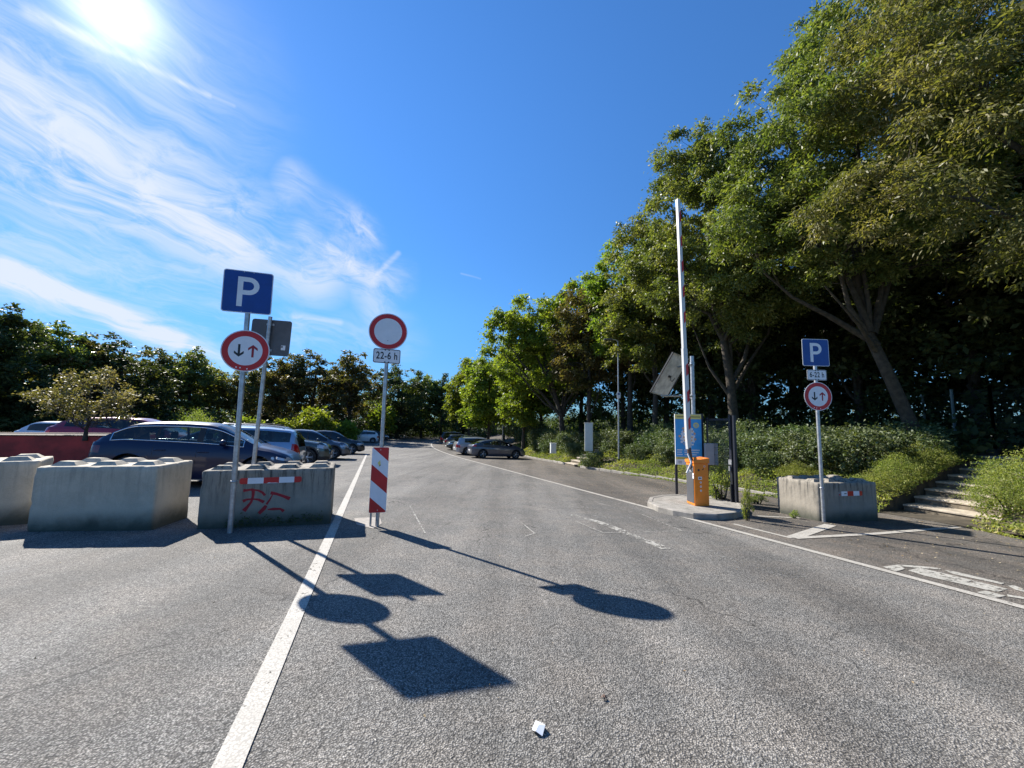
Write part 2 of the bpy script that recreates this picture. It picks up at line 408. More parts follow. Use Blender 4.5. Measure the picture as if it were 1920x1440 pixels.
# ------------------------------------------------------------------ mesh builder
COL = scene.collection
class MB:
    def __init__(s): s.v = []; s.f = []; s.m = []; s.mats = []; s.sm = []
    def mi(s, m):
        if m not in s.mats: s.mats.append(m)
        return s.mats.index(m)
    def add(s, vs, fs, m, smooth=False, T=None):
        o = len(s.v)
        for p in vs:
            p = Vector(p)
            s.v.append(T @ p if T is not None else p)
        k = s.mi(m)
        for f in fs:
            s.f.append([o + i for i in f]); s.m.append(k); s.sm.append(smooth)
    def box(s, lo, hi, m, T=None, bev=0.0):
        x0, y0, z0 = lo; x1, y1, z1 = hi
        if bev <= 0:
            vs = [(x0, y0, z0), (x1, y0, z0), (x1, y1, z0), (x0, y1, z0), (x0, y0, z1), (x1, y0, z1), (x1, y1, z1), (x0, y1, z1)]
            fs = [(3, 2, 1, 0), (4, 5, 6, 7), (0, 1, 5, 4), (1, 2, 6, 5), (2, 3, 7, 6), (3, 0, 4, 7)]
            s.add(vs, fs, m, False, T); return
        b = bev; vs = []; X = (x0, x1); Y = (y0, y1); Z = (z0, z1); idx = {}
        for i in range(2):
            for j in range(2):
                for k in range(2):
                    sx, sy, sz = (1, -1)[i], (1, -1)[j], (1, -1)[k]
                    for a, o in enumerate(((0, sy * b, sz * b), (sx * b, 0, sz * b), (sx * b, sy * b, 0))):
                        idx[(i, j, k, a)] = len(vs); vs.append((X[i] + o[0], Y[j] + o[1], Z[k] + o[2]))
        I = lambda i, j, k, a: idx[(i, j, k, a)]
        fs = []
        for i in range(2): fs.append([I(i, 0, 0, 0), I(i, 1, 0, 0), I(i, 1, 1, 0), I(i, 0, 1, 0)][::(-1 if i == 0 else 1)])
        for j in range(2): fs.append([I(0, j, 0, 1), I(1, j, 0, 1), I(1, j, 1, 1), I(0, j, 1, 1)][::(1 if j == 0 else -1)])
        for k in range(2): fs.append([I(0, 0, k, 2), I(1, 0, k, 2), I(1, 1, k, 2), I(0, 1, k, 2)][::(-1 if k == 0 else 1)])
        for i in range(2):
            for j in range(2): fs.append([I(i, j, 0, 0), I(i, j, 1, 0), I(i, j, 1, 1), I(i, j, 0, 1)])
            for k in range(2): fs.append([I(i, 0, k, 0), I(i, 1, k, 0), I(i, 1, k, 2), I(i, 0, k, 2)])
        for j in range(2):
            for k in range(2): fs.append([I(0, j, k, 1), I(1, j, k, 1), I(1, j, k, 2), I(0, j, k, 2)])
        for i in range(2):
            for j in range(2):
                for k in range(2): fs.append([I(i, j, k, 0), I(i, j, k, 1), I(i, j, k, 2)])
        s.add(vs, fs, m, False, T)
    def tube(s, pts, r, m, seg=10, caps=True, T=None, smooth=True):
        pts = [Vector(p) for p in pts]; rs = r if isinstance(r, (list, tuple)) else [r] * len(pts)
        vs = []; fs = []; up = None
        for i, p in enumerate(pts):
            d = (pts[min(i + 1, len(pts) - 1)] - pts[max(i - 1, 0)]).normalized()
            if up is None: up = d.orthogonal().normalized()
            up = (up - d * up.dot(d))
            up = up.normalized() if up.length > 1e-6 else d.orthogonal().normalized()
            sd_ = d.cross(up)
            for k in range(seg):
                a = 2 * math.pi * k / seg
                vs.append(p + (up * math.cos(a) + sd_ * math.sin(a)) * rs[i])
        for i in range(len(pts) - 1):
            for k in range(seg):
                a = i * seg + k; b = i * seg + (k + 1) % seg
                fs.append((a, b, b + seg, a + seg))
        s.add(vs, fs, m, smooth, T)
        if caps:
            s.add(vs[:seg], [tuple(range(seg))[::-1]], m, False, T)
            s.add(vs[-seg:], [tuple(range(seg))], m, False, T)
    def lathe(s, prof, m, seg=32, axis='Y', T=None, smooth=True, closed=False):
        """prof: (radius, along) pairs turned round the axis"""
        vs = []; fs = []; n = len(prof)
        for k in range(seg):
            a = 2 * math.pi * k / seg; c, q = math.cos(a), math.sin(a)
            for r, h in prof: vs.append((r * c, h, r * q) if axis == 'Y' else (r * c, r * q, h))
        for k in range(seg):
            for i in range(n - 1 + (1 if closed else 0)):
                a = k * n + i; b = k * n + (i + 1) % n; c = ((k + 1) % seg) * n + (i + 1) % n; d = ((k + 1) % seg) * n + i
                fs.append((a, d, c, b) if axis == 'Y' else (a, b, c, d))
        s.add(vs, fs, m, smooth, T)
    def prism(s, poly, y0, y1, m, T=None, holes=None):
        """poly in XZ extruded along Y"""
        n = len(poly)
        vs = [(x, y0, z) for x, z in poly] + [(x, y1, z) for x, z in poly]
        fs = [tuple(range(n)), tuple(range(2 * n - 1, n - 1, -1))] + [(i + n, (i + 1) % n + n, (i + 1) % n, i) for i in range(n)]
        s.add(vs, fs, m, False, T)
    def sheet(s, poly, y, m, T=None): s.add([(x, y, z) for x, z in poly], [tuple(range(len(poly)))], m, False, T)
    def build(s, name, parent=None):
        me = bpy.data.meshes.new(name)
        me.from_pydata([tuple(p) for p in s.v], [], s.f)
        for m in s.mats: me.materials.append(M[m])
        me.polygons.foreach_set('material_index', s.m)
        me.polygons.foreach_set('use_smooth', s.sm)
        me.update()
        o = bpy.data.objects.new(name, me); COL.objects.link(o)
        if parent is not None: o.parent = parent
        return o

def empty(name, loc=(0, 0, 0), rz=0.0):
    o = bpy.data.objects.new(name, None); COL.objects.link(o)
    o.empty_display_size = .2
    o.location = loc; o.rotation_euler = (0, 0, rz); return o
def tag(o, label=None, cat=None, group=None, kind=None):
    if label: o['label'] = label
    if cat: o['category'] = cat
    if group: o['group'] = group
    if kind: o['kind'] = kind
    return o
def copy_tree(o, parent=None):
    c = o.copy(); COL.objects.link(c); c.parent = parent
    for ch in o.children: copy_tree(ch, c)
    return c
def frame_T(bottom, top, yaw):
    """frame whose Z runs from bottom to top, X at heading yaw, -Y towards the viewer side"""
    z = (Vector(top) - Vector(bottom)).normalized()
    x = Vector((math.cos(yaw), math.sin(yaw), 0)); x = (x - z * x.dot(z)).normalized()
    y = z.cross(x)
    m = Matrix((x, y, z)).transposed().to_4x4(); m.translation = Vector(bottom); return m
def grid_sheet(name, P, Q, fn, m, kind='structure', smooth=True):
    vs = []; fs = []
    for q in Q:
        for p in P: vs.append(fn(p, q))
    n = len(P)
    for j in range(len(Q) - 1):
        for i in range(n - 1): fs.append((j * n + i, j * n + i + 1, (j + 1) * n + i + 1, (j + 1) * n + i))
    b = MB(); b.add(vs, fs, m, smooth); o = b.build(name)
    o['kind'] = kind
    return o
def lin(a, b, n): return [a + (b - a) * i / (n - 1) for i in range(n)]

# ------------------------------------------------------------------ SETTING
def fg(x, y): return Vector((x, y, gz(x, y) - .06))
XS = [-1500, -600, -200, -100, -60] + lin(-50, 40, 10) + [60, 100, 200, 600, 1500]
YS = [-600, -200, -60, -30, -15, 0, 10, 20, 24, 27, 30, 33, 36, 40, 45, 50, 60, 75, 100, 150, 300, 700, 1800]
grid_sheet('ground', XS, YS, fg, 'grass')
PS = [-60, -45, -35, -28, -22, -16, -12, -8, -4, -2, 0, 2, 4, 6, 8, 10, 12.2, 16, 24]
QS = [-14, -8, -4, 0, 4, 8, 12, 16, 20, 22, 24, 26, 28, 30, 32, 34, 36, 38, 40, 43, 46, 50, 55, 60, 66, 74, 82]
def apt(p, q):
    return Wg(min(p, kerb_p(q) + .05), q)
grid_sheet('car_park_road', PS, QS, apt, 'asphalt')
# browner parking strip between the aisle line and the kerb
grid_sheet('parking_strip', [0, .25, .5, .75, 1.0], lin(-12, 82, 95),
           lambda u, q: Wg((6.0 + curve(q)) * (1 - u) + kerb_p(q) * u, q, .004), 'asphalt_bay')
def stripe(b, pts, wd, m, dz=.008):
    for (a, c) in zip(pts[:-1], pts[1:]):
        a = Vector(a[:2]); c = Vector(c[:2]); L = (c - a).length
        d = (c - a) / L; nn = Vector((-d.y, d.x)) * wd / 2
        k = max(1, int(L / 2.0))
        for i in range(k):
            u = a + d * (L * i / k); v = a + d * (L * (i + 1) / k)
            vs = [u - nn, v - nn, v + nn, u + nn]
            b.add([(p.x, p.y, gz(p.x, p.y) + dz) for p in vs], [(0, 1, 2, 3)], m)
b = MB(); stripe(b, [W(-.51, q) for q in lin(-6, 31, 20)], .12, 'paint'); tag(b.build('aisle_line_marking'), kind='structure')
b = MB(); stripe(b, [W(-.3 + curve(q), q) for q in lin(46, 76, 12)], .12, 'paint')
for q in (31.2, 36.5):
    stripe(b, [W(-6.2, q), W(-.6, q)], .12, 'paint')
stripe(b, [W(-6.5, 13.5), W(-3.4, 13.52)], .10, 'paint')
for q in (16.2, 18.9, 21.5, 24.1, 26.7): stripe(b, [W(-6.5, q), W(-2.2, q)], .10, 'paint')
tag(b.build('bay_line_marking'), kind='structure')
b = MB(); stripe(b, [W(5.95 + curve(q), q) for q in [-8, 0, 5, 10, 15, 20, 25, 30, 34, 38, 41, 44, 47, 50, 54, 58, 62, 68, 76]], .13, 'paint')
tag(b.build('edge_line_marking'), kind='structure')
def px_stripe(b, pts, wd, m, dz=.008): stripe(b, [G(*p) for p in pts], wd, m, dz)
def px_poly(b, pts, m, dz=.008):
    b.add([G(*p) + Vector((0, 0, dz)) for p in pts], [tuple(range(len(pts)))], m)
b = MB()
px_stripe(b, [(1375, 983), (1485, 1010)], .09, 'paint', .009)
px_stripe(b, [(1487, 1009), (1557, 985)], .19, 'paint', .011)
px_stripe(b, [(1490, 1010), (1640, 1002), (1800, 989)], .12, 'paint', .013)
px_stripe(b, [(1420, 968), (1500, 972)], .10, 'paint', .009)
tag(b.build('hatching_marking'), kind='structure')
b = MB()
for poly in [[(1655, 1064), (1684, 1060), (1697, 1068), (1680, 1073)], [(1684, 1060), (1730, 1063), (1765, 1067), (1763, 1069), (1730, 1067), (1688, 1063)],
             [(1770, 1070), (1790, 1073), (1884, 1095), (1878, 1097), (1788, 1078)],
             [(1703, 1071), (1723, 1066), (1760, 1074), (1830, 1091), (1890, 1106), (1868, 1112), (1809, 1098), (1734, 1081)],
             [(1831, 1112), (1848, 1109), (1886, 1119), (1866, 1123)], [(1889, 1100), (1902, 1099), (1919, 1106), (1926, 1113), (1906, 1108)],
             [(1888, 1116), (1919, 1121), (1926, 1126), (1890, 1120)]]:
    px_poly(b, poly, 'paint_worn', .010)
tag(b.build('worn_ground_pictogram'), kind='structure')
b = MB()
px_stripe(b, [(1070, 965), (1125, 980), (1180, 1001), (1250, 1030)], .16, 'paint_faded', .006)
tag(b.build('worn_stroke_marking'), kind='structure')
b = MB()
for poly in [[(1000, 925), (1060, 935), (1140, 962), (1240, 992), (1215, 998), (1110, 968), (1040, 948)],
             [(1330, 1032), (1420, 1048), (1510, 1080), (1490, 1086), (1400, 1062), (1320, 1042)],
             [(1440, 1066), (1520, 1072), (1522, 1094), (1470, 1080)], [(1180, 970), (1260, 985), (1240, 997), (1170, 985)]]:
    px_poly(b, poly, 'paint_ghost', .005)
px_stripe(b, [(966, 971), (1003, 1001)], .02, 'paint_faded', .007)
px_stripe(b, [(985, 1006), (1012, 998)], .02, 'paint_faded', .007)
px_stripe(b, [(1080, 978), (1132, 1000), (1280, 996), (1204, 965), (1120, 943)], .02, 'paint_faded', .007)
px_stripe(b, [(768, 948), (797, 1000)], .02, 'paint_faded', .007)
tag(b.build('faint_scratch_marking'), kind='structure')
b = MB()
px_poly(b, [(664, 972), (712, 970), (716, 982), (700, 992), (668, 984)], 'patch', .006)
tag(b.build('repair_patch'), kind='structure')
# bank
TS = [0, .1, .101, .3, .6, 1.0, 1.6, 2.4, 3.4, 4.6, 6, 8, 11, 15, 22, 34]
def bpt(t, q):
    k = kerb_p(q); x0, y0 = W(k, q); x, y = W(k + t, q)
    z = gz(x0, y0) + hbank(t)
    if t > .3: z += .07 * math.sin(x * 1.7 + y) * math.cos(y * 1.3)
    if 4.15 < q < 6.2 and t < 6.4: z = gz(x0, y0) + (.01 if t < 1.1 else -.12 + (t - 1.1) * .27)
    if 20.5 < q < 21.9 and t < 3.1: z = gz(x0, y0) + t * .30 - .12
    return (x, y, z)
grid_sheet('bank', TS, sorted(set(lin(-6, 60, 88) + [4.14, 4.16, 6.19, 6.21, 20.49, 20.51, 21.89, 21.91] + [70, 80, 90])), bpt, 'soil')
b = MB()
for q in lin(6.9, 44, 38):
    a = q; c = q + .98
    if 19.8 < q < 21.7: continue
    for (u0, u1) in ((a, c),):
        p0, p1 = kerb_p(u0), kerb_p(u1)
        A = Wg(p0, u0); B_ = Wg(p1, u1)
        d = (B_ - A); ln = d.length; d.normalize()
        T = Matrix.Translation(A) @ Matrix(((d.x, -d.y, 0, 0), (d.y, d.x, 0, 0), (0, 0, 1, 0), (0, 0, 0, 1)))
        b.box((0, -.10, -.05), (ln - .01, .02, .10), 'kerb', T, .012)
tag(b.build('kerb'), kind='structure')
# traffic island
isl = [(1214, 950), (1218, 941), (1240, 936.5), (1275, 934.5), (1320, 937), (1360, 943), (1388, 951), (1398, 960), (1396, 967), (1380, 972.5),
       (1345, 976), (1300, 974), (1262, 967), (1234, 960)]
ipts = [G(*p) for p in isl]
cx = sum(p.x for p in ipts) / len(ipts); cy = sum(p.y for p in ipts) / len(ipts); ICZ = gz(cx, cy)
b = MB(); n = len(ipts)
def ring(k, z, dz): return [(cx + (p.x - cx) * k, cy + (p.y - cy) * k, gz(p.x, p.y) + z) for p in ipts]
rings = [ring(1.0, -.05, 0), ring(1.0, .10, 0), ring(.985, .12, 0), ring(.91, .122, 0), ring(.90, .112, 0)]
for a_, c_ in zip(rings[:-1], rings[1:]):
    vs = a_ + c_
    b.add(vs, [(i, (i + 1) % n, (i + 1) % n + n, i + n) for i in range(n)], 'kerb')
tag(b.build('island_kerb'), kind='structure')
def paver_mat():
    m = bpy.data.materials.new('pavers'); m.use_nodes = True
    t = m.node_tree; nn = N(t); bb = t.nodes['Principled BSDF']
    pos = nn.new('ShaderNodeNewGeometry').outputs['Position']
    br = nn.new('ShaderNodeTexBrick'); nn.link(pos, br.inputs[0])
    br.inputs['Scale'].default_value = 5.0; br.inputs['Mortar Size'].default_value = .035
    br.inputs['Color1'].default_value = (.33, .30, .26, 1); br.inputs['Color2'].default_value = (.24, .22, .19, 1); br.inputs['Mortar'].default_value = (.06, .055, .04, 1)
    nn.link(nn.mix(.35, br.outputs[0], nn.mix(nn.ramp(nn.noise(pos, 6, 5), .3, .7), (.2, .19, .16), (.5, .47, .42))), bb.inputs['Base Color'])
    bb.inputs['Roughness'].default_value = .9
    bn = nn.new('ShaderNodeBump'); bn.inputs['Strength'].default_value = .5; bn.inputs['Distance'].default_value = .01
    nn.link(br.outputs['Fac'], bn.inputs['Height']); bn.invert = True; nn.link(bn.outputs[0], bb.inputs['Normal'])
    return m
M['pavers'] = paver_mat()
b = MB(); b.add(ring(.905, .114, 0), [tuple(range(n))], 'pavers'); tag(b.build('island_paving'), kind='structure')
# stairs (right) and the small steps further back
def stairs(name, p0, qc, wd, n, run, rise, label, skew=0.0):
    A = Wg(p0, qc); root = empty(name, A, YAW)
    tag(root, label, 'steps', 'concrete steps up the bank')
    for i in range(n):
        b = MB(); y = skew * i
        b.box((i * run, y - wd / 2, -.4), ((i + 1) * run + .02, y + wd / 2, (i + 1) * rise - .05), 'conc_riser')
        b.box((i * run - .025, y - wd / 2 - .01, (i + 1) * rise - .049), ((i + 1) * run + .0, y + wd / 2 + .01, (i + 1) * rise), 'conc_stair', None, .010)
        b.build('step', root)
    return root
stairs('concrete_stairs', 12.65, 5.12, 1.9, 8, .60, .163, 'wide weathered concrete steps climbing the bank beside the right bushes', .05)
stairs('concrete_stairs', 11.25, 21.2, 1.2, 6, .42, .16, 'small overgrown concrete steps in the bank below the white cabinet')

# ------------------------------------------------------------------ concrete blocks
def block(x, y, yaw, nx, ny, L, D, H, m, label):
    root = empty('concrete_block', (x, y, gz(x, y)), yaw)
    tag(root, label, 'concrete block', 'stackable concrete barrier blocks')
    rr = random.Random(int(abs(x) * 1000))
    b = MB()
    def jit(v): return Vector(v)
    # slightly uneven cast body: subdivided box with chamfered rim
    nxs, nzs = 14, 8
    body = MB(); body.box((0, 0, -.12), (L, D, H), m, None, .016)
    o = body.build('body', root)
    bm = bmesh.new(); bm.from_mesh(o.data)
    bmesh.ops.remove_doubles(bm, verts=bm.verts, dist=1e-5)
    for _ in range(5):
        es = [e_ for e_ in bm.edges if e_.calc_length() > .06]
        if not es: break
        bmesh.ops.subdivide_edges(bm, edges=es, cuts=1, use_grid_fill=True)
    bmesh.ops.recalc_face_normals(bm, faces=bm.faces)
    bm.normal_update()
    for v_ in bm.verts:
        c_ = v_.co; w_ = c_ * 1.0 + Vector((x * 3, y * 2, 0))
        edge = sum(1 for a_, lo_, hi_ in ((c_.x, 0, L), (c_.y, 0, D), (c_.z, -.12, H)) if min(abs(a_ - lo_), abs(a_ - hi_)) < .035)
        dd = noise.noise(w_ * 2.5) * .004 + noise.noise(w_ * 9) * .0025
        if edge >= 2: dd = dd * .15 - min(.012, max(0, noise.noise(w_ * 11 + Vector((5, 5, 5))) - .25) * .09)
        v_.co = c_ + v_.normal * dd
    for f_ in bm.faces: f_.smooth = True
    bm.to_mesh(o.data); bm.free()
    b = MB()
    sx, sy = L / nx, D / ny; s = .118; t = .056
    for i in range(nx):
        for j in range(ny):
            c = Vector((sx * (i + .5), sy * (j + .5), H - .002)); k = s + rr.uniform(-.006, .006); k2 = k * .56
            vs = [c + Vector((a * k * 1.25, q * k, 0)) for a, q in ((-1, -1), (1, -1), (1, 1), (-1, 1))] + [c + Vector((a * k2 * 1.25, q * k2, t + rr.uniform(-.005, .005))) for a, q in ((-1, -1), (1, -1), (1, 1), (-1, 1))]
            b = MB(); b.add(vs, [(4, 5, 6, 7), (0, 1, 5, 4), (1, 2, 6, 5), (2, 3, 7, 6), (3, 0, 4, 7)], m)
            b.build('stud', root)
    return root
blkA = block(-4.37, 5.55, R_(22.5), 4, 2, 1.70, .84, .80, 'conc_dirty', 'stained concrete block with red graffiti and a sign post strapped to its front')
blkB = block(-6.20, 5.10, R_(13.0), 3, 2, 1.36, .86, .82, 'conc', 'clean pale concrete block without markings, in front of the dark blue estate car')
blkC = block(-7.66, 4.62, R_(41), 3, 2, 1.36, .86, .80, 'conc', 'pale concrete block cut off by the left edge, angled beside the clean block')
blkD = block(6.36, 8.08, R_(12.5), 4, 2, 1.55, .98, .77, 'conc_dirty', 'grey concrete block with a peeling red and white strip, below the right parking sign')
def strip(root, L, H, x0, z0, label, worn):
    b = MB(); n = 5; ws = [.5, 1, 1, 1, .5]; tot = sum(ws); x = x0
    for i, wv_ in enumerate(ws):
        wd = L * wv_ / tot
        c = 'red' if i % 2 == 0 else 'white'
        if worn and i == 0: c = 'patch'
        e0 = .018 if i == 0 else 0; e1 = .018 if i == n - 1 else 0
        poly = [(x + e0, z0), (x + wd - e1, z0), (x + wd, z0 + e1), (x + wd, z0 + H - e1), (x + wd - e1, z0 + H), (x + e0, z0 + H), (x, z0 + H - e0), (x, z0 + e0)]
        pl = []
        for p in poly:
            if not pl or (abs(pl[-1][0] - p[0]) + abs(pl[-1][1] - p[1])) > 1e-5: pl.append(p)
        if abs(pl[0][0] - pl[-1][0]) + abs(pl[0][1] - pl[-1][1]) < 1e-5: pl.pop()
        b.prism(pl, -.008, 0.0, c); x += wd
    if worn:
        b.prism([(x0 + .16, z0 + .04), (x0 + .22, z0 + .045), (x0 + .21, z0 + .06), (x0 + .15, z0 + .055)], -.010, -.0082, 'ink')
        b.prism([(x0 + .02, z0 + .01), (x0 + .05, z0 + .02), (x0 + .045, z0 + .05), (x0 + .015, z0 + .04)], -.010, -.0082, 'red')
    else:
        b.prism([(x0 + .34, z0 + .0), (x0 + .50, z0 + .0), (x0 + .46, z0 + .007), (x0 + .40, z0 + .006), (x0 + .37, z0 + .013)], -.0095, -.0082, 'white')
    o = b.build('warning_strip', root); o['label'] = label; return o
strip(blkA, .80, .085, .46, .60, 'red and white reflective strip', False)
strip(blkD, .64, .095, .50, .50, 'peeling red and white reflective strip', True)
def brush(b, pts, ws, m, y):
    vs = []; fs = []
    P = [Vector((p[0], p[1])) for p in pts]
    for i, p in enumerate(P):
        d = (P[min(i + 1, len(P) - 1)] - P[max(i - 1, 0)]).normalized(); nn = Vector((-d.y, d.x)) * ws[i] / 2
        vs += [(p.x - nn.x, y, p.y - nn.y), (p.x + nn.x, y, p.y + nn.y)]
    for i in range(len(P) - 1): fs.append((2 * i, 2 * i + 2, 2 * i + 3, 2 * i + 1))
    b.add(vs, fs, m)
def gpt(u, v):  # zoomed crop coordinates -> block face metres
    return (.40 + u / 1920 * 1.16, .72 - v / 1173 * .74)
b = MB()
for pts, ws in [([(190, 335), (250, 335), (330, 325), (380, 325)], [.035, .026, .022, .03]), ([(375, 310), (400, 380), (398, 480), (375, 600), (310, 700), (235, 800)], [.03, .03, .026, .024, .03, .045]),
                ([(400, 330), (500, 350), (590, 400), (650, 470)], [.016, .02, .024, .026]), ([(200, 580), (280, 545), (400, 540), (520, 560), (640, 625)], [.034, .022, .016, .024, .034]),
                ([(765, 415), (900, 450), (1050, 510), (1190, 575)], [.036, .028, .030, .040]), ([(810, 460), (760, 570), (695, 680)], [.010, .016, .024]),
                ([(690, 705), (650, 770), (550, 880)], [.030, .042, .036]), ([(730, 800), (850, 795), (1000, 800), (1080, 860)], [.012, .03, .022, .035])]:
    brush(b, [gpt(*p) for p in pts], [q * 1.3 for q in ws], 'redpaint', -.002 - .0006 * len(b.f) / 10)
g = b.build('graffiti', blkA)
b = MB()
for i in range(300):  # weeds and dead leaves caught at the foot of the block
    x = random.uniform(.35, 1.6); z = abs(random.gauss(0, .07)) + .0; yy = -random.uniform(.01, .08)
    a = random.uniform(0, 6.3); s = random.uniform(.010, .022)
    b.add([(x - s * math.cos(a), yy, z), (x, yy - s, z + s * .6), (x + s * math.cos(a), yy, z + s), (x, yy + s * .5, z + s * 1.3)], [(0, 1, 2, 3)], 'leaf_dark')
o = b.build('weeds', None); o.matrix_world = Matrix.Translation((-4.37, 5.55, gz(-4.37, 5.55))) @ Matrix.Rotation(R_(22.5), 4, 'Z')
tag(o, 'small dark weeds growing at the foot of the graffiti block', 'weeds', kind='stuff')

# ------------------------------------------------------------------ signs
def rrect(w_, h, r, n=5):
    pts = []
    for cx_, cz_, a0 in ((w_ / 2 - r, h / 2 - r, 0), (-w_ / 2 + r, h / 2 - r, 90), (-w_ / 2 + r, -h / 2 + r, 180), (w_ / 2 - r, -h / 2 + r, 270)):
        for i in range(n + 1):
            a = R_(a0 + 90 * i / n); pts.append((cx_ + r * math.cos(a), cz_ + r * math.sin(a)))
    return pts
def circ(r, n=48): return [(r * math.cos(2 * math.pi * i / n), r * math.sin(2 * math.pi * i / n)) for i in range(n)]
def plate(b, poly, m, y=0.0, th=.004, back='alu', T=None):
    """a flat plate: front face, rim and grey back"""
    n = len(poly)
    vs = [(x, y - th, z) for x, z in poly] + [(x, y, z) for x, z in poly]
    b.add(vs, [tuple(range(n))], m, False, T)
    b.add(vs, [tuple(range(2 * n - 1, n - 1, -1))], back, False, T)
    b.add(vs, [(i + n, (i + 1) % n + n, (i + 1) % n, i) for i in range(n)], 'plate_edge', False, T)
def sh(poly, dx, dz, k=1.0): return [(x * k + dx, z * k + dz) for x, z in poly]
def face(b, poly, y, m): b.sheet(poly, y, m)
def letterP(b, cx_, cz_, h, y, m):
    wd = h * .62; st = h * .155
    x0 = cx_ - wd / 2; z0 = cz_ - h / 2; z1 = cz_ + h / 2
    bowl = h * .30; bc = z1 - bowl; xr = x0 + wd - bowl
    face(b, [(x0, z0), (x0 + st, z0), (x0 + st, z1), (x0, z1)], y, m)
    face(b, [(x0 + st, z1 - st), (xr, z1 - st), (xr, z1), (x0 + st, z1)], y, m)
    face(b, [(x0 + st, z1 - 2 * bowl), (xr, z1 - 2 * bowl), (xr, z1 - 2 * bowl + st), (x0 + st, z1 - 2 * bowl + st)], y, m)
    n = 12
    for i in range(n):
        a, c = R_(-90 + 180 * i / n), R_(-90 + 180 * (i + 1) / n); ri = bowl - st
        face(b, [(xr + ri * math.cos(a), bc + ri * math.sin(a)), (xr + bowl * math.cos(a), bc + bowl * math.sin(a)),
                 (xr + bowl * math.cos(c), bc + bowl * math.sin(c)), (xr + ri * math.cos(c), bc + ri * math.sin(c))], y, m)
def parking_plate(parent, T, size):
    b = MB(); s = size
    plate(b, rrect(s, s, s * .06), 'plate_edge', -.030)
    face(b, rrect(s * .992, s * .992, s * .057), -.0350, 'white')
    face(b, rrect(s * .965, s * .965, s * .05), -.0358, 'blue')
    letterP(b, .01 * s, 0, s * .70, -.0366, 'white')
    for z in (.47, -.47):
        for x in (-.06, .06): face(b, sh(circ(.006, 8), x, z * s), -.0374, 'plate_edge')
    o = b.build('parking_plate', parent); o.matrix_local = T; return o
def arrow(b, x, z, h, up, m, y):
    s = 1 if up else -1; st = h * .16; hw = h * .33
    zt = z + s * h / 2; zb = z - s * h / 2
    face(b, [(x - st / 2, zb), (x + st / 2, zb), (x + st / 2, zt - s * h * .12), (x - st / 2, zt - s * h * .12)][::(1 if up else -1)], y, m)
    for k in (-1, 1):
        pts = [(x, zt), (x, zt - s * h * .20), (x + k * hw, zt - s * (h * .20 + hw * .82)), (x + k * hw, zt - s * hw * .82)]
        if k * s > 0: pts = pts[::-1]
        face(b, pts, y - .0004, m)
def round_plate(parent, T, d, arrows):
    b = MB(); r = d / 2
    plate(b, circ(r), 'plate_edge', -.030)
    face(b, circ(r * .985), -.0350, 'white')
    face(b, circ(r * .955), -.0358, 'red')
    face(b, circ(r * (.70 if arrows else .72)), -.0366, 'white')
    if arrows:
        arrow(b, -.13 * d, .0, d * .30, False, 'ink', -.0374)
        arrow(b, .15 * d, .0, d * .30, True, 'maroonarrow', -.0374)
        for x, z in ((.06, -.43), (-.08, -.41), (-.16, -.40)): face(b, sh(circ(.010, 7), x * d, z * d), -.0374, 'white')
    else:
        face(b, sh(circ(.006, 7), 0, -.25 * d), -.0374, 'ink')
    o = b.build('round_plate', parent); o.matrix_local = T; return o
def text_mesh(txt, size, y, mname, cx_, cz_, name, parent, T):
    cu = bpy.data.curves.new(name, 'FONT'); cu.body = txt; cu.size = size; cu.align_x = 'CENTER'; cu.align_y = 'CENTER'
    cu.offset = size * .02; cu.space_character = 1.08
    t = bpy.data.objects.new(name, cu)
    COL.objects.link(t)
    me = bpy.data.meshes.new_from_object(t.evaluated_get(bpy.context.evaluated_depsgraph_get()))
    COL.objects.unlink(t); bpy.data.objects.remove(t)
    me.transform(Matrix.Translation((cx_, y, cz_)) @ Matrix.Rotation(math.pi / 2, 4, 'X') @ Matrix.Diagonal((.74, 1, 1, 1)))
    me.materials.clear(); me.materials.append(M[mname])
    o = bpy.data.objects.new(name, me); COL.objects.link(o); o.parent = parent; o.matrix_local = T
    return o
def text_plate(parent, T, wd, h, txt):
    b = MB()
    plate(b, rrect(wd, h, .03), 'plate_edge', -.030)
    face(b, rrect(wd * .985, h * .975, .028), -.0350, 'white')
    face(b, rrect(wd * .975, h * .955, .027), -.0354, 'ink')
    face(b, rrect(wd * .935, h * .87, .022), -.0358, 'white')
    for z in (-.42, .42):
        for x in (-.07, .07): face(b, sh(circ(.012, 8), x * wd, z * h), -.0362, 'ink')
    o = b.build('hours_plate', parent); o.matrix_local = T
    text_mesh(txt, h * .68, -.0366, 'ink', 0, 0, 'hours_lettering', o, Matrix.Identity(4))
    return o
def pole(root, bottom, top, r, m='galv', name='pole'):
    b = MB(); b.tube([bottom, top], r, m, 14); o = b.build(name, root); return o
def band_clip(b, T, z, r=.036):
    b.lathe([(r, z - .015), (r + .006, z - .013), (r + .006, z + .013), (r, z + .015)], 'galv', 14, 'Z', T)

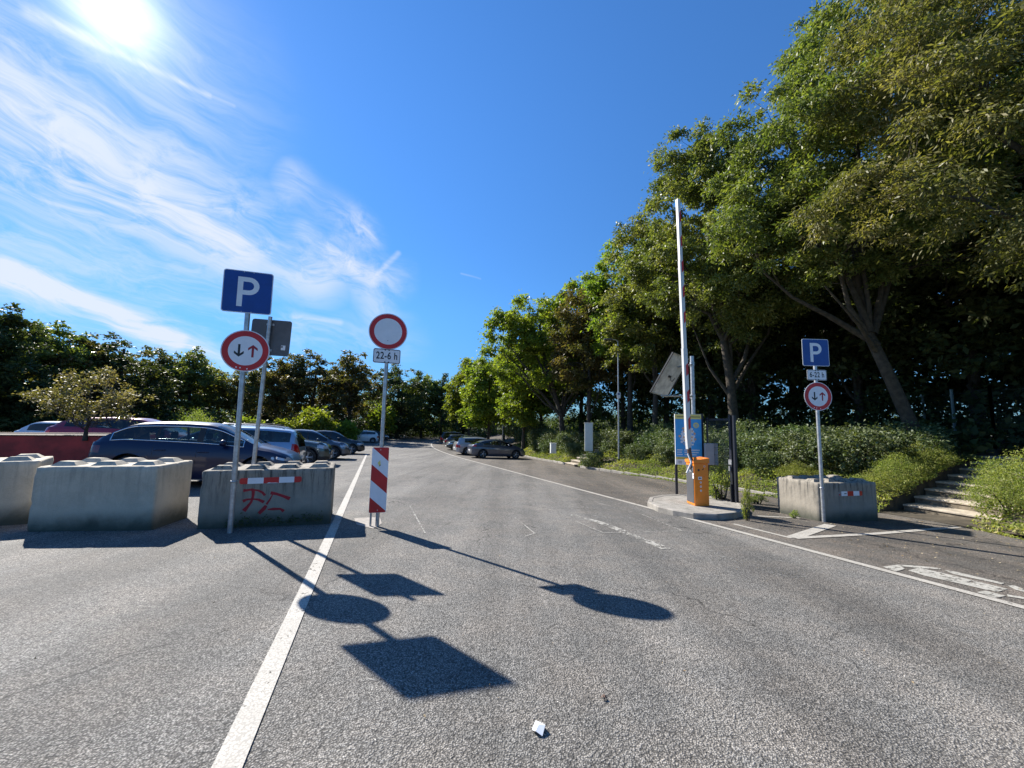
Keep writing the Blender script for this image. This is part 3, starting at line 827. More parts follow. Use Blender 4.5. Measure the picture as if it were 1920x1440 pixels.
# post with the parking plate and the narrow-road plate, strapped to the graffiti block
def at_dist(px, py, ref): return at(px, py, ref)
P0 = G(431, 999); P0 = Vector((P0.x, P0.y, gz(P0.x, P0.y)))
P1 = at(464, 592, P0.y - .02)
dirp = (P1 - P0)
Ptop = P0 + dirp * 1.17
root = empty('parking_sign', (0, 0, 0)); tag(root, 'leaning post with blue parking plate and round arrow plate, strapped to the graffiti block', 'road sign', 'parking sign posts')
T = frame_T(P0, P1, YAW)
b = MB(); b.tube([(0, 0, 0), (0, 0, dirp.length * 1.21)], .034, 'galv', 16); band_clip(b, Matrix.Identity(4), .69)
o = b.build('pole', root); o.matrix_local = T
Lp = dirp.length
def zat(T, px, py):
    """height along the post where the picture row lies"""
    best = None
    for i in range(400):
        z = i * .015; p = T @ Vector((0, 0, z)); c = CM.inverted() @ p
        yy = 720 - 720 * (c.y / -c.z)
        if best is None or abs(yy - py) < best[0]: best = (abs(yy - py), z)
    return best[1]
parking_plate(root, T @ Matrix.Translation((-.01, 0, zat(T, 467, 549))), .62)
round_plate(root, T @ Matrix.Translation((.02, 0, zat(T, 457, 659))), .60, True)
# post behind the block with the grey back of a plate
B0 = Vector((-3.98, 6.42, 0)); B0 = at(470, 900, 6.25); B0.z = gz(B0.x, B0.y)
B1 = at(507, 594, 6.25)
root = empty('sign_post', (0, 0, 0)); tag(root, 'leaning post behind the graffiti block, its square plate seen from the grey back', 'road sign', 'parking sign posts')
T = frame_T(B0, B1, R_(8)); LB = (B1 - B0).length
b = MB(); b.tube([(0, 0, -.1), (0, 0, LB)], .030, 'galv', 14); o = b.build('pole', root); o.matrix_local = T
b = MB(); plate(b, sh(rrect(.62, .60, .04), .02, 0), 'alu', .045, .004, 'white')
b.box((-.06, .03, .20), (.06, .046, .235), 'galv'); b.box((-.06, .03, -.235), (.06, .046, -.20), 'galv')
o = b.build('plate_back', root); o.matrix_local = T @ Matrix.Translation((0, 0, zat(T, 506, 632)))
b = MB(); b.prism([(.20, -.20), (.265, -.20), (.265, -.12), (.20, -.12)], .036, .0405, 'white'); b.prism([(.205, -.16), (.225, -.16), (.225, -.13), (.205, -.13)], .0345, .0358, 'ink')
st = b.build('sticker', o)
# middle post
C0 = G(707, 987); C1 = at(727, 640, C0.y)
root = empty('no_entry_hours_sign', (0, 0, 0)); tag(root, 'leaning post with empty red-ringed round plate, hours plate 22-6 h and striped marker board', 'road sign')
T = frame_T(C0, C1, YAW - .01); LC = (C1 - C0).length
b = MB(); b.tube([(0, 0, -.05), (0, 0, LC * 1.06)], .030, 'galv', 14); o = b.build('pole', root); o.matrix_local = T
round_plate(root, T @ Matrix.Translation((.0, 0, zat(T, 730, 623))), .60, False)
text_plate(root, T @ Matrix.Translation((0, -.004, zat(T, 727, 669))), .42, .235, '22-6 h')
def marker_board(parent, T, wd, h):
    b = MB()
    pl = rrect(wd, h, .02, 3); plate(b, pl, 'white', -.030, .012)
    # diagonal stripes falling to the right, clipped to the board
    def clip(poly, fn):
        out = []
        for i in range(len(poly)):
            a, c = poly[i], poly[(i + 1) % len(poly)]; fa, fc = fn(a), fn(c)
            if fa >= 0: out.append(a)
            if fa * fc < 0:
                t = fa / (fa - fc); out.append((a[0] + (c[0] - a[0]) * t, a[1] + (c[1] - a[1]) * t))
        return out
    k = .88
    for lo, hi in ((-1.2, -.39), (-.127, .11), (.37, 1.2)):
        base = rrect(wd * .985, h * .995, .02, 3)
        p = clip(base, lambda v: (v[1] + k * v[0]) - (lo + .02)); p = clip(p, lambda v: (hi + .02) - (v[1] + k * v[0]))
        if len(p) > 2: face(b, p, -.0425, 'red')
    for z in (-.46, .46): face(b, sh(circ(.008, 8), 0, z * h), -.0434, 'galv')
    o = b.build('marker_board', parent); o.matrix_local = T
    q = MB(); q.prism([(-.035, .26), (.0, .30), (.012, .22), (-.01, .20)], -.0436, -.0428, 'poster_yellow'); q.sheet([(-.01, .20), (.012, .22), (.0, .235)], -.0442, 'ink'); q.build('sticker', o)
    return o
marker_board(root, T @ Matrix.Translation((-.01, -.02, zat(T, 712, 898))), .25, 1.0)
b = MB(); b.tube([(-.10, .02, -.05), (-.10, .02, .22)], .016, 'galv', 8); o = b.build('support_stub', root); o.matrix_local = T
# right post
D0 = G(1545, 979); D1 = at(1529, 700, D0.y)
root = empty('parking_sign', (0, 0, 0)); tag(root, 'post with parking plate and hours plate 6-22 h in front of the right concrete block', 'road sign', 'parking sign posts')
T = frame_T(D0, D1, R_(2))
b = MB(); b.tube([(0, 0, -.05), (0, 0, (D1 - D0).length * 1.08)], .034, 'galv', 14); band_clip(b, Matrix.Identity(4), .68); o = b.build('pole', root); o.matrix_local = T
parking_plate(root, T @ Matrix.Translation((0, 0, zat(T, 1526, 662))), .58)
text_plate(root, T @ Matrix.Translation((0, 0, zat(T, 1528, 703))), .42, .225, '6-22 h')
round_plate(root, T @ Matrix.Translation((0, 0, zat(T, 1530, 744))), .60, True)

# ------------------------------------------------------------------ barrier
def IZ(x, y): return gz(x, y) + .112
bx, by = 4.12, 8.74
root = empty('parking_barrier', (bx, by, IZ(bx, by)), R_(3)); tag(root, 'orange barrier cabinet on the paved island with its white and red arm raised upright', 'barrier')
b = MB(); b.box((0, 0, 0), (.33, .37, .94), 'orange', None, .012); o = b.build('housing', root)
b = MB()
vs = [(-.015, -.015, .942), (.345, -.015, .942), (.345, .385, .942), (-.015, .385, .942), (-.015, -.015, 1.0), (.345, -.015, 1.06), (.345, .385, 1.06), (-.015, .385, 1.0)]
b.add(vs, [(3, 2, 1, 0), (4, 5, 6, 7), (0, 1, 5, 4), (1, 2, 6, 5), (2, 3, 7, 6), (3, 0, 4, 7)], 'orange'); b.build('lid', root)
b = MB(); b.box((-.009, .03, .06), (-.001, .34, .88), 'darkpanel'); b.box((-.012, .05, .74), (-.0095, .20, .83), 'greybox'); b.build('door', root)
b = MB(); b.box((-.016, .0, .60), (-.013, .055, .72), 'white'); b.box((-.0175, .02, .65), (-.0165, .03, .68), 'red'); b.build('sticker', root)
b = MB(); b.lathe([(.0, .06), (.02, .055), (.032, .035), (.034, 0), (.034, -.02)], 'orange', 14, 'Z', Matrix.Translation((.06, .06, 1.02))); b.build('warning_lamp', root)
for i, (x, z, r) in enumerate(((.10, .79, .026), (.235, .875, .020), (.14, .52, .022), (.14, .43, .022), (.14, .34, .022))):
    b = MB(); b.sheet(sh(circ(r, 14), x, z), -.0012, 'ink' if i == 0 else 'white')
    if i > 0: b.sheet(sh(circ(r * .72, 12), x, z), -.0022, 'orange' if i == 1 else 'white'); b.sheet(sh(circ(r * .4, 10), x, z), -.0030, 'ink')
    b.build('sticker', root)
b = MB(); b.sheet([(.085, .58), (.17, .58), (.17, .645), (.085, .645)], -.0012, 'white'); b.sheet([(.10, .595), (.125, .595), (.125, .63), (.10, .63)], -.0022, 'ink'); b.sheet([(.13, .60), (.155, .60), (.155, .625), (.13, .625)], -.0022, 'ink'); b.build('sticker', root)
b = MB(); b.sheet([(.17, .79), (.21, .80), (.22, .84), (.195, .82)], -.0012, 'ink'); b.sheet([(.215, .64), (.225, .64), (.22, .68)], -.0012, 'red'); b.build('sticker', root)
# crank and arm (arm stands upright behind the cabinet's left side)
A0 = at(1291, 842, by + .1) - Vector((bx, by, IZ(bx, by)))
A1 = at(1271, 374, by + .1) - Vector((bx, by, IZ(bx, by)))
rz3 = Matrix.Rotation(R_(-3), 3, 'Z'); A0 = rz3 @ A0; A1 = rz3 @ A1
T = frame_T(A0, A1, R_(12)); LA = (A1 - A0).length
b = MB()
segs = [(0.00, .30, .045, .060), (.30, 2.32, .060, .056), (2.32, 4.45, .046, .046), (4.45, LA, .038, .038)]
for z0, z1, w0, w1 in segs:
    vs = []
    for z, w_ in ((z0, w0), (z1, w1)): vs += [(-w_, -.035, z), (w_, -.035, z), (w_, .035, z), (-w_, .035, z)]
    b.add(vs, [(3, 2, 1, 0), (4, 5, 6, 7), (0, 1, 5, 4), (1, 2, 6, 5), (2, 3, 7, 6), (3, 0, 4, 7)], 'armwhite')
arm = b.build('barrier_arm', root); arm.matrix_local = T
z = .42
while z < LA - .2:
    wv_ = .058 if z < 2.2 else (.046 if z < 4.35 else .038)
    if not (2.1 < z < 2.33 or 4.25 < z < 4.46):
        b = MB(); b.add([(-wv_ * .1, -.0362, z), (wv_ + .001, -.0362, z + .07), (wv_ + .001, -.0362, z + .33), (-wv_ * .1, -.0362, z + .26)], [(0, 1, 2, 3)], 'red')
        b.add([(wv_ + .002, -.035, z + .07), (wv_ + .002, .035, z + .07), (wv_ + .002, .035, z + .33), (wv_ + .002, -.035, z + .33)], [(0, 1, 2, 3)], 'red')
        b.build('red_strip', arm)
    z += .62
b = MB(); a0 = Vector(A0)
b.tube([a0 + Vector((.01, 0, .03)), a0 + Vector((.03, 0, -.18)), (.02, .12, .93), (-.06, .14, .80)], [.045, .05, .05, .035], 'rust', 8); b.build('arm_bracket', root)
b = MB(); b.tube([a0 + Vector((-.03, -.02, -.10)), (-.06, .0, .96), (-.16, .02, .72)], [.018, .022, .026], 'armwhite', 8)
b.tube([(-.16, .02, .74), (-.08, .06, .74)], .018, 'armwhite', 8); b.build('counterweight_arm', root)

# ------------------------------------------------------------------ poster board, fence gate, solar panel
pb = G(1277, 937); pc = G(1321, 935)
pY = (pb.y + pc.y) / 2
v0 = at(1265, 776, pY); v1 = at(1314, 773, pY - .05); v2 = at(1268, 871, pY)
wd = (v1 - v0).length; hh = (v0 - v2).length
root = empty('poster_board', (v0.x, v0.y, gz(v0.x, v0.y)), math.atan2(v1.y - v0.y, v1.x - v0.x))
tag(root, 'blue and yellow event poster board on black posts behind the orange barrier', 'poster board')
zt = v0.z - root.location.z; zb = zt - hh
b = MB(); b.box((0, 0, zb), (wd, .03, zt), 'poster_white'); b.build('board', root)
b = MB(); Y = -.002
def rect(x0, x1, z0, z1, m, y=Y): b.sheet([(wd * x0, zb + hh * z0), (wd * x1, zb + hh * z0), (wd * x1, zb + hh * z1), (wd * x0, zb + hh * z1)], y, m)
rect(.0, 1, .90, .995, 'poster_yellow'); rect(0, 1, .155, .90, 'poster_blue'); rect(0, 1, .105, .155, 'poster_yellow')
rr = random.Random(3)
for i in range(26): rect(.08 + i * .034, .08 + i * .034 + .022, .935, .955, 'ink', Y * 1.5)
b.sheet(sh(circ(wd * .11, 20), wd * .80, zb + hh * .78), Y * 2, 'poster_yellow')
for dz_ in (.80, .775, .75): rect(.745, .855, dz_ - .008, dz_ + .004, 'poster_blue', Y * 2.5)
for i in range(20):   # ornament of flower-like blobs round the middle
    a = 2 * math.pi * i / 20; r = .26 + rr.uniform(-.05, .05)
    x = .48 + r * math.cos(a); z_ = .56 + r * .62 * math.sin(a) * 1.05
    n_ = 10; rad = [(.055 if k % 2 else .038) * wd for k in range(n_)]
    b.sheet([(wd * x + rad[k] * math.cos(2 * math.pi * k / n_), zb + hh * z_ + rad[k] * math.sin(2 * math.pi * k / n_)) for k in range(n_)], Y * (2 + i * .1), ['poster_white', 'poster_peach', 'poster_white'][i % 3])
b.sheet([(wd * (.48 + .24 * math.cos(2 * math.pi * k / 24)), zb + hh * (.55 + .16 * math.sin(2 * math.pi * k / 24))) for k in range(24)], Y * 4.5, 'poster_white')
b.sheet([(wd * .36, zb + hh * .42), (wd * .50, zb + hh * .33), (wd * .62, zb + hh * .42)], Y * 4.6, 'poster_white')
for k, z_ in enumerate((.66, .60, .54, .48, .43)):
    x = .30 + .03 * (k % 2)
    while x < .66:
        q = rr.uniform(.03, .07); rect(x, x + q, z_ - .018, z_ + .018, ['poster_peach', 'poster_blue', 'poster_peach'][k % 3], Y * 5); x += q + .018
for k, z_ in enumerate((.29, .245, .20)):
    for x0, x1 in ((.06, .26), (.34, .46), (.60, .93 - .06 * k)):
        x = x0
        while x < x1 - .02:
            q = rr.uniform(.015, .04); rect(x, min(x + q, x1), z_ - .012, z_ + .010, 'poster_white', Y * 2); x += q + .008
for i in range(18): rect(.08 + i * .045, .08 + i * .045 + .03, .122, .136, 'ink', Y * 1.5)
for x0, z_ in ((.10, .065), (.10, .035), (.36, .065), (.36, .03), (.6, .06), (.8, .05)): rect(x0, x0 + .13, z_ - .008, z_ + .008, 'greybox', Y * 1.5)
b.build('printed_poster', root)
for x in (.03, wd + .045):
    b = MB(); b.box((x - .03, .035, -.02), (x + .03, .085, zt + .02), 'navyblack'); b.build('post', root)

fa = Vector((5.10, 10.35, 0)); fb = Vector((5.62, 9.75, 0))
fa = G(1330, 938); fb = G(1376, 950)
fy = math.atan2(fb.y - fa.y, fb.x - fa.x); fl = (Vector((fb.x, fb.y)) - Vector((fa.x, fa.y))).length
root = empty('wire_gate', (fa.x, fa.y, gz(fb.x, fb.y)), fy); tag(root, 'black framed wire mesh gate leaf standing between the poster board and the right block', 'gate')
ht = at(1376, 782, fb.y).z - gz(fb.x, fb.y)
for i, (x, w_) in enumerate(((0, .04), (fl, .09), (fl + .12, .06))):
    b = MB(); b.box((x - w_ / 2, -w_ / 2, -.03), (x + w_ / 2, w_ / 2, ht + (.04 if i else 0)), 'navyblack'); b.build('post', root)
for zz in (.12, ht - .06):
    b = MB(); b.box((.02, -.02, zz - .025), (fl - .045, .02, zz + .025), 'navyblack'); b.build('frame_rail', root)
b = MB(); x = .05
while x < fl - .05: b.box((x - .0028, -.003, .14), (x + .0028, .003, ht - .08), 'wire'); x += .05
zz = .2
while zz < ht - .1: b.box((.02, -.007, zz), (fl - .035, -.0031, zz + .006), 'wire'); zz += .2
b.build('wire_mesh', root)
b = MB(); b.box((fl - .06, -.06, 1.02), (fl + .05, -.036, 1.14), 'galv'); b.box((fl - .02, -.09, .86), (fl + .02, -.061, .98), 'galv'); b.build('lock_case', root)
b = MB(); b.box((fl - .01, -.075, .05), (fl + .03, -.036, .55), 'navyblack'); b.build('drop_bolt', root)
bxp = at(1322, 831, fa.y - .25); bq = at(1343, 872, fa.y - .25)
b = MB(); b.box((0, 0, 0), (bq.x - bxp.x + .04, .12, bxp.z - bq.z), 'greybox', None, .01)
o = b.build('electric_box', None); o.location = (bxp.x, bxp.y, bq.z); o.rotation_euler = (0, 0, R_(-10)); tag(o, 'plain grey electric box mounted beside the wire gate', 'electric box')
# solar panel mast
sp = G(1301, 940); sp.y = 11.3; q_ = at(1300, 760, 11.3); mx_, my_ = q_.x, 11.3
mt = at(1299, 668, 11.3).z; mzg = gz(mx_, my_)
root = empty('solar_panel_mast', (mx_, my_, mzg)); tag(root, 'galvanised mast carrying a tilted solar panel seen from its pale back', 'solar panel')
b = MB(); b.tube([(0, 0, -.05), (0, 0, mt - mzg)], .058, 'galv', 16); b.build('mast', root)
pc_ = at(1256, 704, 10.95) - Vector((mx_, my_, mzg))
ax = Vector((.86, .51, 0)).normalized()
dn = (at(1224, 735, 11.15) - at(1271, 662, 10.75)); dn = (dn - ax * dn.dot(ax) * .4); dL = dn.length; dn.normalize()
ax = (ax - dn * ax.dot(dn)).normalized(); nrm = ax.cross(dn)
if nrm.dot(Vector((0, -1, -.3))) < 0: nrm = -nrm
PT = Matrix((ax, nrm.cross(ax), nrm)).transposed().to_4x4(); PT.translation = pc_
b = MB(); b.box((-.40, -dL / 2, -.018), (.40, dL / 2, -.004), 'pv', PT); b.box((-.385, -dL / 2 + .015, -.004), (.385, dL / 2 - .015, .002), 'panelback', PT)
o = b.build('panel', root)
b = MB()
for y0, y1 in ((-dL / 2, -dL / 2 + .03), (dL / 2 - .03, dL / 2)): b.box((-.41, y0, -.02), (.41, y1, .02), 'galv', PT)
for x0, x1 in ((-.42, -.39), (.39, .42)): b.box((x0, -dL / 2, -.021), (x1, dL / 2, .021), 'black', PT)
b.build('frame', root)
b = MB(); b.box((-.05, -.06, .003), (.05, .0, .03), 'plastic', PT); b.tube([PT @ Vector((0, -.03, .02)), PT @ Vector((.08, -.12, .05)), PT @ Vector((.22, -.15, .02)), PT @ Vector((.25, -.02, .01))], .008, 'black', 6); b.build('junction_box', root)
lowc = at(1240, 742, 10.9) - Vector((mx_, my_, mzg))
b = MB(); b.tube([lowc, (0, -.03, lowc.z + .03)], .028, 'galv', 8); b.tube([PT @ Vector((.1, .3 * (1 if (PT @ Vector((0, 1, 0))).z > pc_.z else -1), .02)), (0, -.03, mt - mzg - .25)], .024, 'galv', 8)
b.tube([(0, 0, lowc.z - .05), (0, 0, lowc.z + .1)], .07, 'galv', 12); b.tube([(0, 0, mt - mzg - .3), (0, 0, mt - mzg - .18)], .07, 'galv', 12); b.build('bracket', root)

# ------------------------------------------------------------------ lamp posts, cabinets, fence
def lamp_post(px, Y, ytop, label, r=.055, sign=True):
    q = at(px, 800, Y); z0 = bz(q.x, Y) - .1; z1 = at(px, ytop, Y).z
    root = empty('lamp_post', (q.x, Y, z0)); tag(root, label, 'lamp post', 'slim grey lamp posts on the bank')
    h = z1 - z0
    b = MB(); b.tube([(0, 0, 0), (0, 0, h * .35), (0, 0, h)], [r, r * .85, r * .55], 'galv', 12); b.build('pole', root)
    b = MB(); b.tube([(0, 0, h - .02), (-.12, 0, h + .08), (-.35, 0, h + .10)], [r * .6, r * .5, r * .5], 'galv', 8)
    b.box((-.80, -.10, h + .06), (-.32, .10, h + .14), 'alu', None, .02); b.build('lamp_head', root)
    if sign:
        zs = at(px, 741, Y).z - z0
        b = MB(); b.box((-.10, -.075, zs - .17), (.10, -.065, zs + .15), 'white'); b.box((-.06, -.078, zs + .02), (.06, -.0755, zs + .11), 'blue'); b.build('notice', root)
    return root
lamp_post(1160, 21.5, 640, 'slim grey lamp post with a small white notice, beside the hedge left of the barrier')
lamp_post(943, 46, 690, 'thin distant lamp post among the trees above the right-hand parked cars', .06, False)
def cabinet(x, y, yaw, wd, dp, h, label, z=None):
    z0 = bz(x, y) - .05 if z is None else z
    root = empty('utility_cabinet', (x, y, z0), yaw); tag(root, label, 'utility cabinet', 'pale utility cabinets on the bank')
    b = MB(); b.box((-wd / 2, 0, 0), (wd / 2, dp, h), 'cabinet', None, .012); b.build('housing', root)
    b = MB(); b.box((-wd / 2 - .02, -.02, h + .001), (wd / 2 + .02, dp + .02, h + .045), 'cabinet', None, .008); b.build('roof', root)
    b = MB(); b.box((-wd / 2 + .03, -.014, .06), (-.003, -.002, h - .05), 'cabinet'); b.box((.003, -.014, .06), (wd / 2 - .03, -.002, h - .05), 'cabinet'); b.build('door', root)
    return root
q = at(1104, 836, 22.0); cabinet(q.x, 22.0, R_(-10), .46, .38, at(1104, 794, 22).z - q.z + .3, 'tall pale utility cabinet rising out of the hedge left of the lamp post', q.z - .3)
q = at(1038, 843, 25.6); cabinet(q.x, 25.6, R_(10), .36, .25, at(1038, 832, 25.6).z - q.z + .25, 'small low white cabinet on the bank beside the silver blue hatchback', q.z - .25)

def mesh_fence(A, B, n, h, label):
    root = empty('mesh_fence', (0, 0, 0)); tag(root, label, 'fence')
    A = Vector(A); B = Vector(B)
    pts = [A + (B - A) * i / n for i in range(n + 1)]
    pts = [Vector((p.x, p.y, bz(p.x, p.y) - .02)) for p in pts]
    for p in pts:
        b = MB(); b.box((p.x - .03, p.y - .03, p.z), (p.x + .03, p.y + .03, p.z + h + .08), 'greenpost'); b.build('post', root)
    for p, q in zip(pts[:-1], pts[1:]):
        b = MB(); L = (q - p).length; d = (q - p) / L; s_ = Vector((-d.y, d.x, 0)).normalized() * .003
        k = int(L / .05)
        for i in range(1, k):
            c = p + d * (i * .05) - Vector((0, 0, -.05)); t = .0028
            b.add([c - d * t, c + d * t, c + d * t + Vector((0, 0, h - .05)), c - d * t + Vector((0, 0, h - .05))], [(0, 1, 2, 3)], 'wire')
        z_ = .08
        while z_ < h:
            for off in (-1, 1):
                o_ = s_ * off * 1.3 + Vector((0, 0, z_))
                b.add([p + o_, q + o_, q + o_ + Vector((0, 0, .007)), p + o_ + Vector((0, 0, .007))], [(0, 1, 2, 3)], 'wire')
            z_ += .2
        b.build('wire_mesh', root)
mesh_fence((14.3, 9.6, 0), (15.4, 12.3, 0), 1, 2.0, 'dark green wire mesh fence with a pale post at the top of the right steps')
mesh_fence((15.4, 12.3, 0), (19.6, 20.3, 0), 4, 2.0, 'dark wire mesh fence running into the trees behind the leaning trunk')

# red container and litter
root = empty('steel_planter', (0, 0, 0)); tag(root, 'long low maroon steel planter wall behind the left concrete blocks', 'planter')
X0 = W(-16.0, 9.75 + 2.0); X1 = W(-5.9, 11.75)
a0 = at(0, 812, 8.9); a1 = at(205, 817, 10.6)
zt = 1.13
b = MB(); A = Vector((a1.x + .3, a1.y + .15, 0)); Bv = A - Vector((math.cos(YAW), math.sin(YAW), 0)) * 8.0
T = Matrix.Translation((Bv.x, Bv.y, gz(Bv.x, Bv.y))) @ Matrix.Rotation(YAW, 4, 'Z')
zr = a1.z - T.translation.z
b.box((0, 0, -.3), (8.0, 1.6, zr - .02), 'maroon', T, .01); b.build('steel_wall', root)
b = MB(); b.box((-.02, -.03, zr - .019), (8.02, .05, zr + .01), 'rust', T); b.box((-.02, 1.55, zr - .019), (8.02, 1.63, zr + .01), 'rust', T); b.build('rim', root)
b = MB(); b.box((.02, .051, zr - .0185), (7.98, 1.549, zr - .01), 'soil', T); b.build('earth_filling', root)
PLT = T; PLZ = zr
g = G(1008, 1372)
b = MB(); P_ = [(-.022, .0, .004), (-.006, .035, .012), (.022, .030, .006), (.030, .004, .018), (.016, -.030, .004), (-.010, -.020, .014), (.004, .004, .022)]
b.add([Vector(p) * 1.25 for p in P_], [(0, 6, 1), (1, 6, 2), (2, 6, 3), (3, 6, 4), (4, 6, 5), (5, 6, 0)], 'paper')
o = b.build('scrap_of_paper'); o.location = g + Vector((0, 0, .004)); tag(o, 'crumpled white scrap of paper on the asphalt in the foreground', 'litter')
g = G(1132, 1312)
b = MB(); b.add([(-.02, 0, .006), (-.005, .008, .016), (.004, .025, .010), (.008, .006, .020), (.024, .0, .006), (.006, -.008, .012), (0, -.024, .004), (-.006, -.006, .018)],
                [(0, 1, 7), (1, 2, 3), (3, 4, 5), (5, 6, 7), (1, 3, 5, 7)], 'rust')
o = b.build('dead_leaf'); o.location = g + Vector((0, 0, .003)); tag(o, 'curled brown dead leaf on the asphalt, right of the paper scrap', 'dead leaf')

# ------------------------------------------------------------------ cars
def paint(name, col, metal=.35, rough=.28, coat=1.0):
    M[name] = mat(name, col, rough, metal, coat=coat); return name
paint('c_navy', (.002, .006, .038), .0, .35, .35); paint('c_silverblue', (.34, .42, .52), .55); paint('c_green', (.055, .075, .075), .5)
paint('c_grey', (.075, .09, .115), .5); paint('c_black', (.010, .011, .014)); paint('c_white', (.62, .66, .68), .0)
paint('c_red', (.20, .008, .03), .2); paint('c_steel', (.085, .095, .125), .5); paint('c_silver', (.42, .43, .45), .5); paint('c_dgreen', (.05, .06, .05), .4)

def pl_interp(pts, x):
    return float(np.interp(x, [p[0] for p in pts], [p[1] for p in pts]))
def smooth_prof(pts, x, r=.07):
    return sum(pl_interp(pts, x + d) for d in (-r, -r / 2, 0, r / 2, r)) / 5
def make_car(loc, yaw, label, cat, col, L, Wd, H, top, belt, wb, wr, win, pil, cowl, rfront, rrear, tailx, glass='glass', rails=False, chrome=False,
             rim='rim', taillz=(.62, .85), headz=(.55, .72), cladding=None, group='cars parked in the bays', headl=True, overf=.85, ground=.20, seams=(), tailm='tail', spokes=5):
    """x forward, rear bumper at -L/2. top/belt: (x, z) lines; win: glass x range; pil: pillar x ranges"""
    root = empty(cat.replace(' ', '_'), loc, yaw); tag(root, label, 'car', group)
    xf = L / 2 - overf; xr = xf - wb; hw = Wd / 2
    xs = set(lin(-L / 2, L / 2, int(L / .055)))
    for cxw in (xf, xr):
        for k in range(13):
            xs.add(cxw + (wr + .055) * math.cos(math.pi * k / 12))
    for v in list(win) + [q for a in pil for q in a] + [cowl, rfront, rrear[0], rrear[1], tailx]: xs.add(v)
    xs = sorted(x for x in xs if -L / 2 <= x <= L / 2)
    out = [xs[0]]
    for x in xs[1:]:
        if x - out[-1] > .012: out.append(x)
    xs = out
    def ztop(x): return smooth_prof(top, x)
    def zbelt(x): return min(smooth_prof(belt, x), ztop(x) - .03)
    def zbot(x):
        z = ground
        e_ = min(x + L / 2, L / 2 - x)
        z += max(0, .25 - e_) * .35
        for c in (xf, xr):
            d = abs(x - c)
            if d < wr + .055: z = max(z, wr + math.sqrt(max(0, (wr + .055) ** 2 - d * d)))
        return z
    def hwid(x):
        s_ = abs(x) / (L / 2); k = 1 - .02 * s_ ** 2
        e_ = min(x + L / 2, L / 2 - x)
        k *= 1 - .26 * max(0, 1 - e_ / (.42 if x > 0 else .25)) ** 2.4
        return hw * k
    NL, NG, NT = 10, 8, 7
    rows = []
    for x in xs:
        r = []; zb, zl, zt_ = zbot(x), zbelt(x), ztop(x); h_ = hwid(x); g_ = min(1, max(0, (zt_ - zl) / .42))
        for j in range(NL + 1):
            v = j / NL; z = zb + (zl - zb) * v
            za = (z - ground) / max(.1, zl - ground)
            yy = h_ * (1 - .045 * (1 - min(1, za / .35)) ** 2 - .055 * max(0, (za - .72) / .28) ** 2 + .012 * math.exp(-((za - .62) / .05) ** 2))
            r.append((x, yy, z))
        ys = r[-1][1] - .012; yr = hw * (.72 if g_ > 0 else .9); yr = ys * .93 * (1 - g_) + min(ys * .93, hw * .74) * g_
        zr_ = zl + (zt_ - zl) * (.86 if g_ > .25 else .55)
        for j in range(1, NG + 1):
            v = j / NG; r.append((x, ys + (yr - ys) * (v + .10 * math.sin(math.pi * v) * -1 * g_), zl + (zr_ - zl) * v))
        for j in range(1, NT + 1):
            v = j / NT; a = v * math.pi / 2
            r.append((x, yr * (1 - v ** 1.15), zr_ + (zt_ - zr_) * math.sin(a) ** .8))
        rows.append(r)
    NR = NL + NG + NT
    parts = {}
    def put(name, quad, m, smooth=True):
        parts.setdefault(name, []).append((quad, m))
    for i in range(len(xs) - 1):
        xm = (xs[i] + xs[i + 1]) / 2
        for j in range(NR):
            q = [rows[i][j], rows[i + 1][j], rows[i + 1][j + 1], rows[i][j + 1]]
            zm = sum(p[2] for p in q) / 4
            name, m = 'body', col
            gh = ztop(xm) - zbelt(xm)
            if NL <= j < NL + NG:
                jj = j - NL
                if win[0] < xm < win[1] and gh > .10 and jj >= 1 and jj < NG - 0:
                    name, m = 'side_window', glass
                    for a, c in pil:
                        if a < xm < c: name, m = 'pillar', 'plastic'
                    if jj == 0 or jj == NG - 1: name, m = ('body', col)
            if j >= NL + NG - 1:
                jj = j - NL - NG
                if rfront < xm < cowl and jj >= 0: name, m = 'windscreen', glass
                if rrear[0] < xm < rrear[1] and jj >= 0: name, m = 'rear_window', glass
            if j < NL:
                if xm < tailx and taillz[0] < zm < taillz[1]: name, m = 'tail_lamp', tailm
                if headl and xm > L / 2 - .52 and headz[0] + (L / 2 - xm) * .10 < zm < headz[1] + (L / 2 - xm) * .02: name, m = 'headlamp', 'lamp'
                if cladding and zm < cladding: name, m = 'cladding', 'plastic'
                if cladding and name == 'body':
                    for c in (xf, xr):
                        if math.hypot(xm - c, zm - wr) < wr + .12: name, m = 'cladding', 'plastic'
            if name in ('side_window', 'pillar', 'cladding'): name += '#%d' % (sum(1 for a, c in pil if c <= xm) if name != 'cladding' else (0 if xm < xr else 1 if xm < xf else 2))
            put(name, q, m)
    # ends
    for side, i in ((-1, 0), (1, len(xs) - 1)):
        r = rows[i]
        for j in range(NL + NG):
            a, c = r[j], r[j + 1]; zm = (a[2] + c[2]) / 2
            q = [a, c, (c[0], 0, c[2]), (a[0], 0, a[2])]
            nm, m = 'body', col
            if side > 0 and .25 < zm < .5: nm, m = 'grille', 'plastic'
            if side < 0 and zm < .38: nm, m = 'bumper', 'plastic'
            put(nm, q, m)
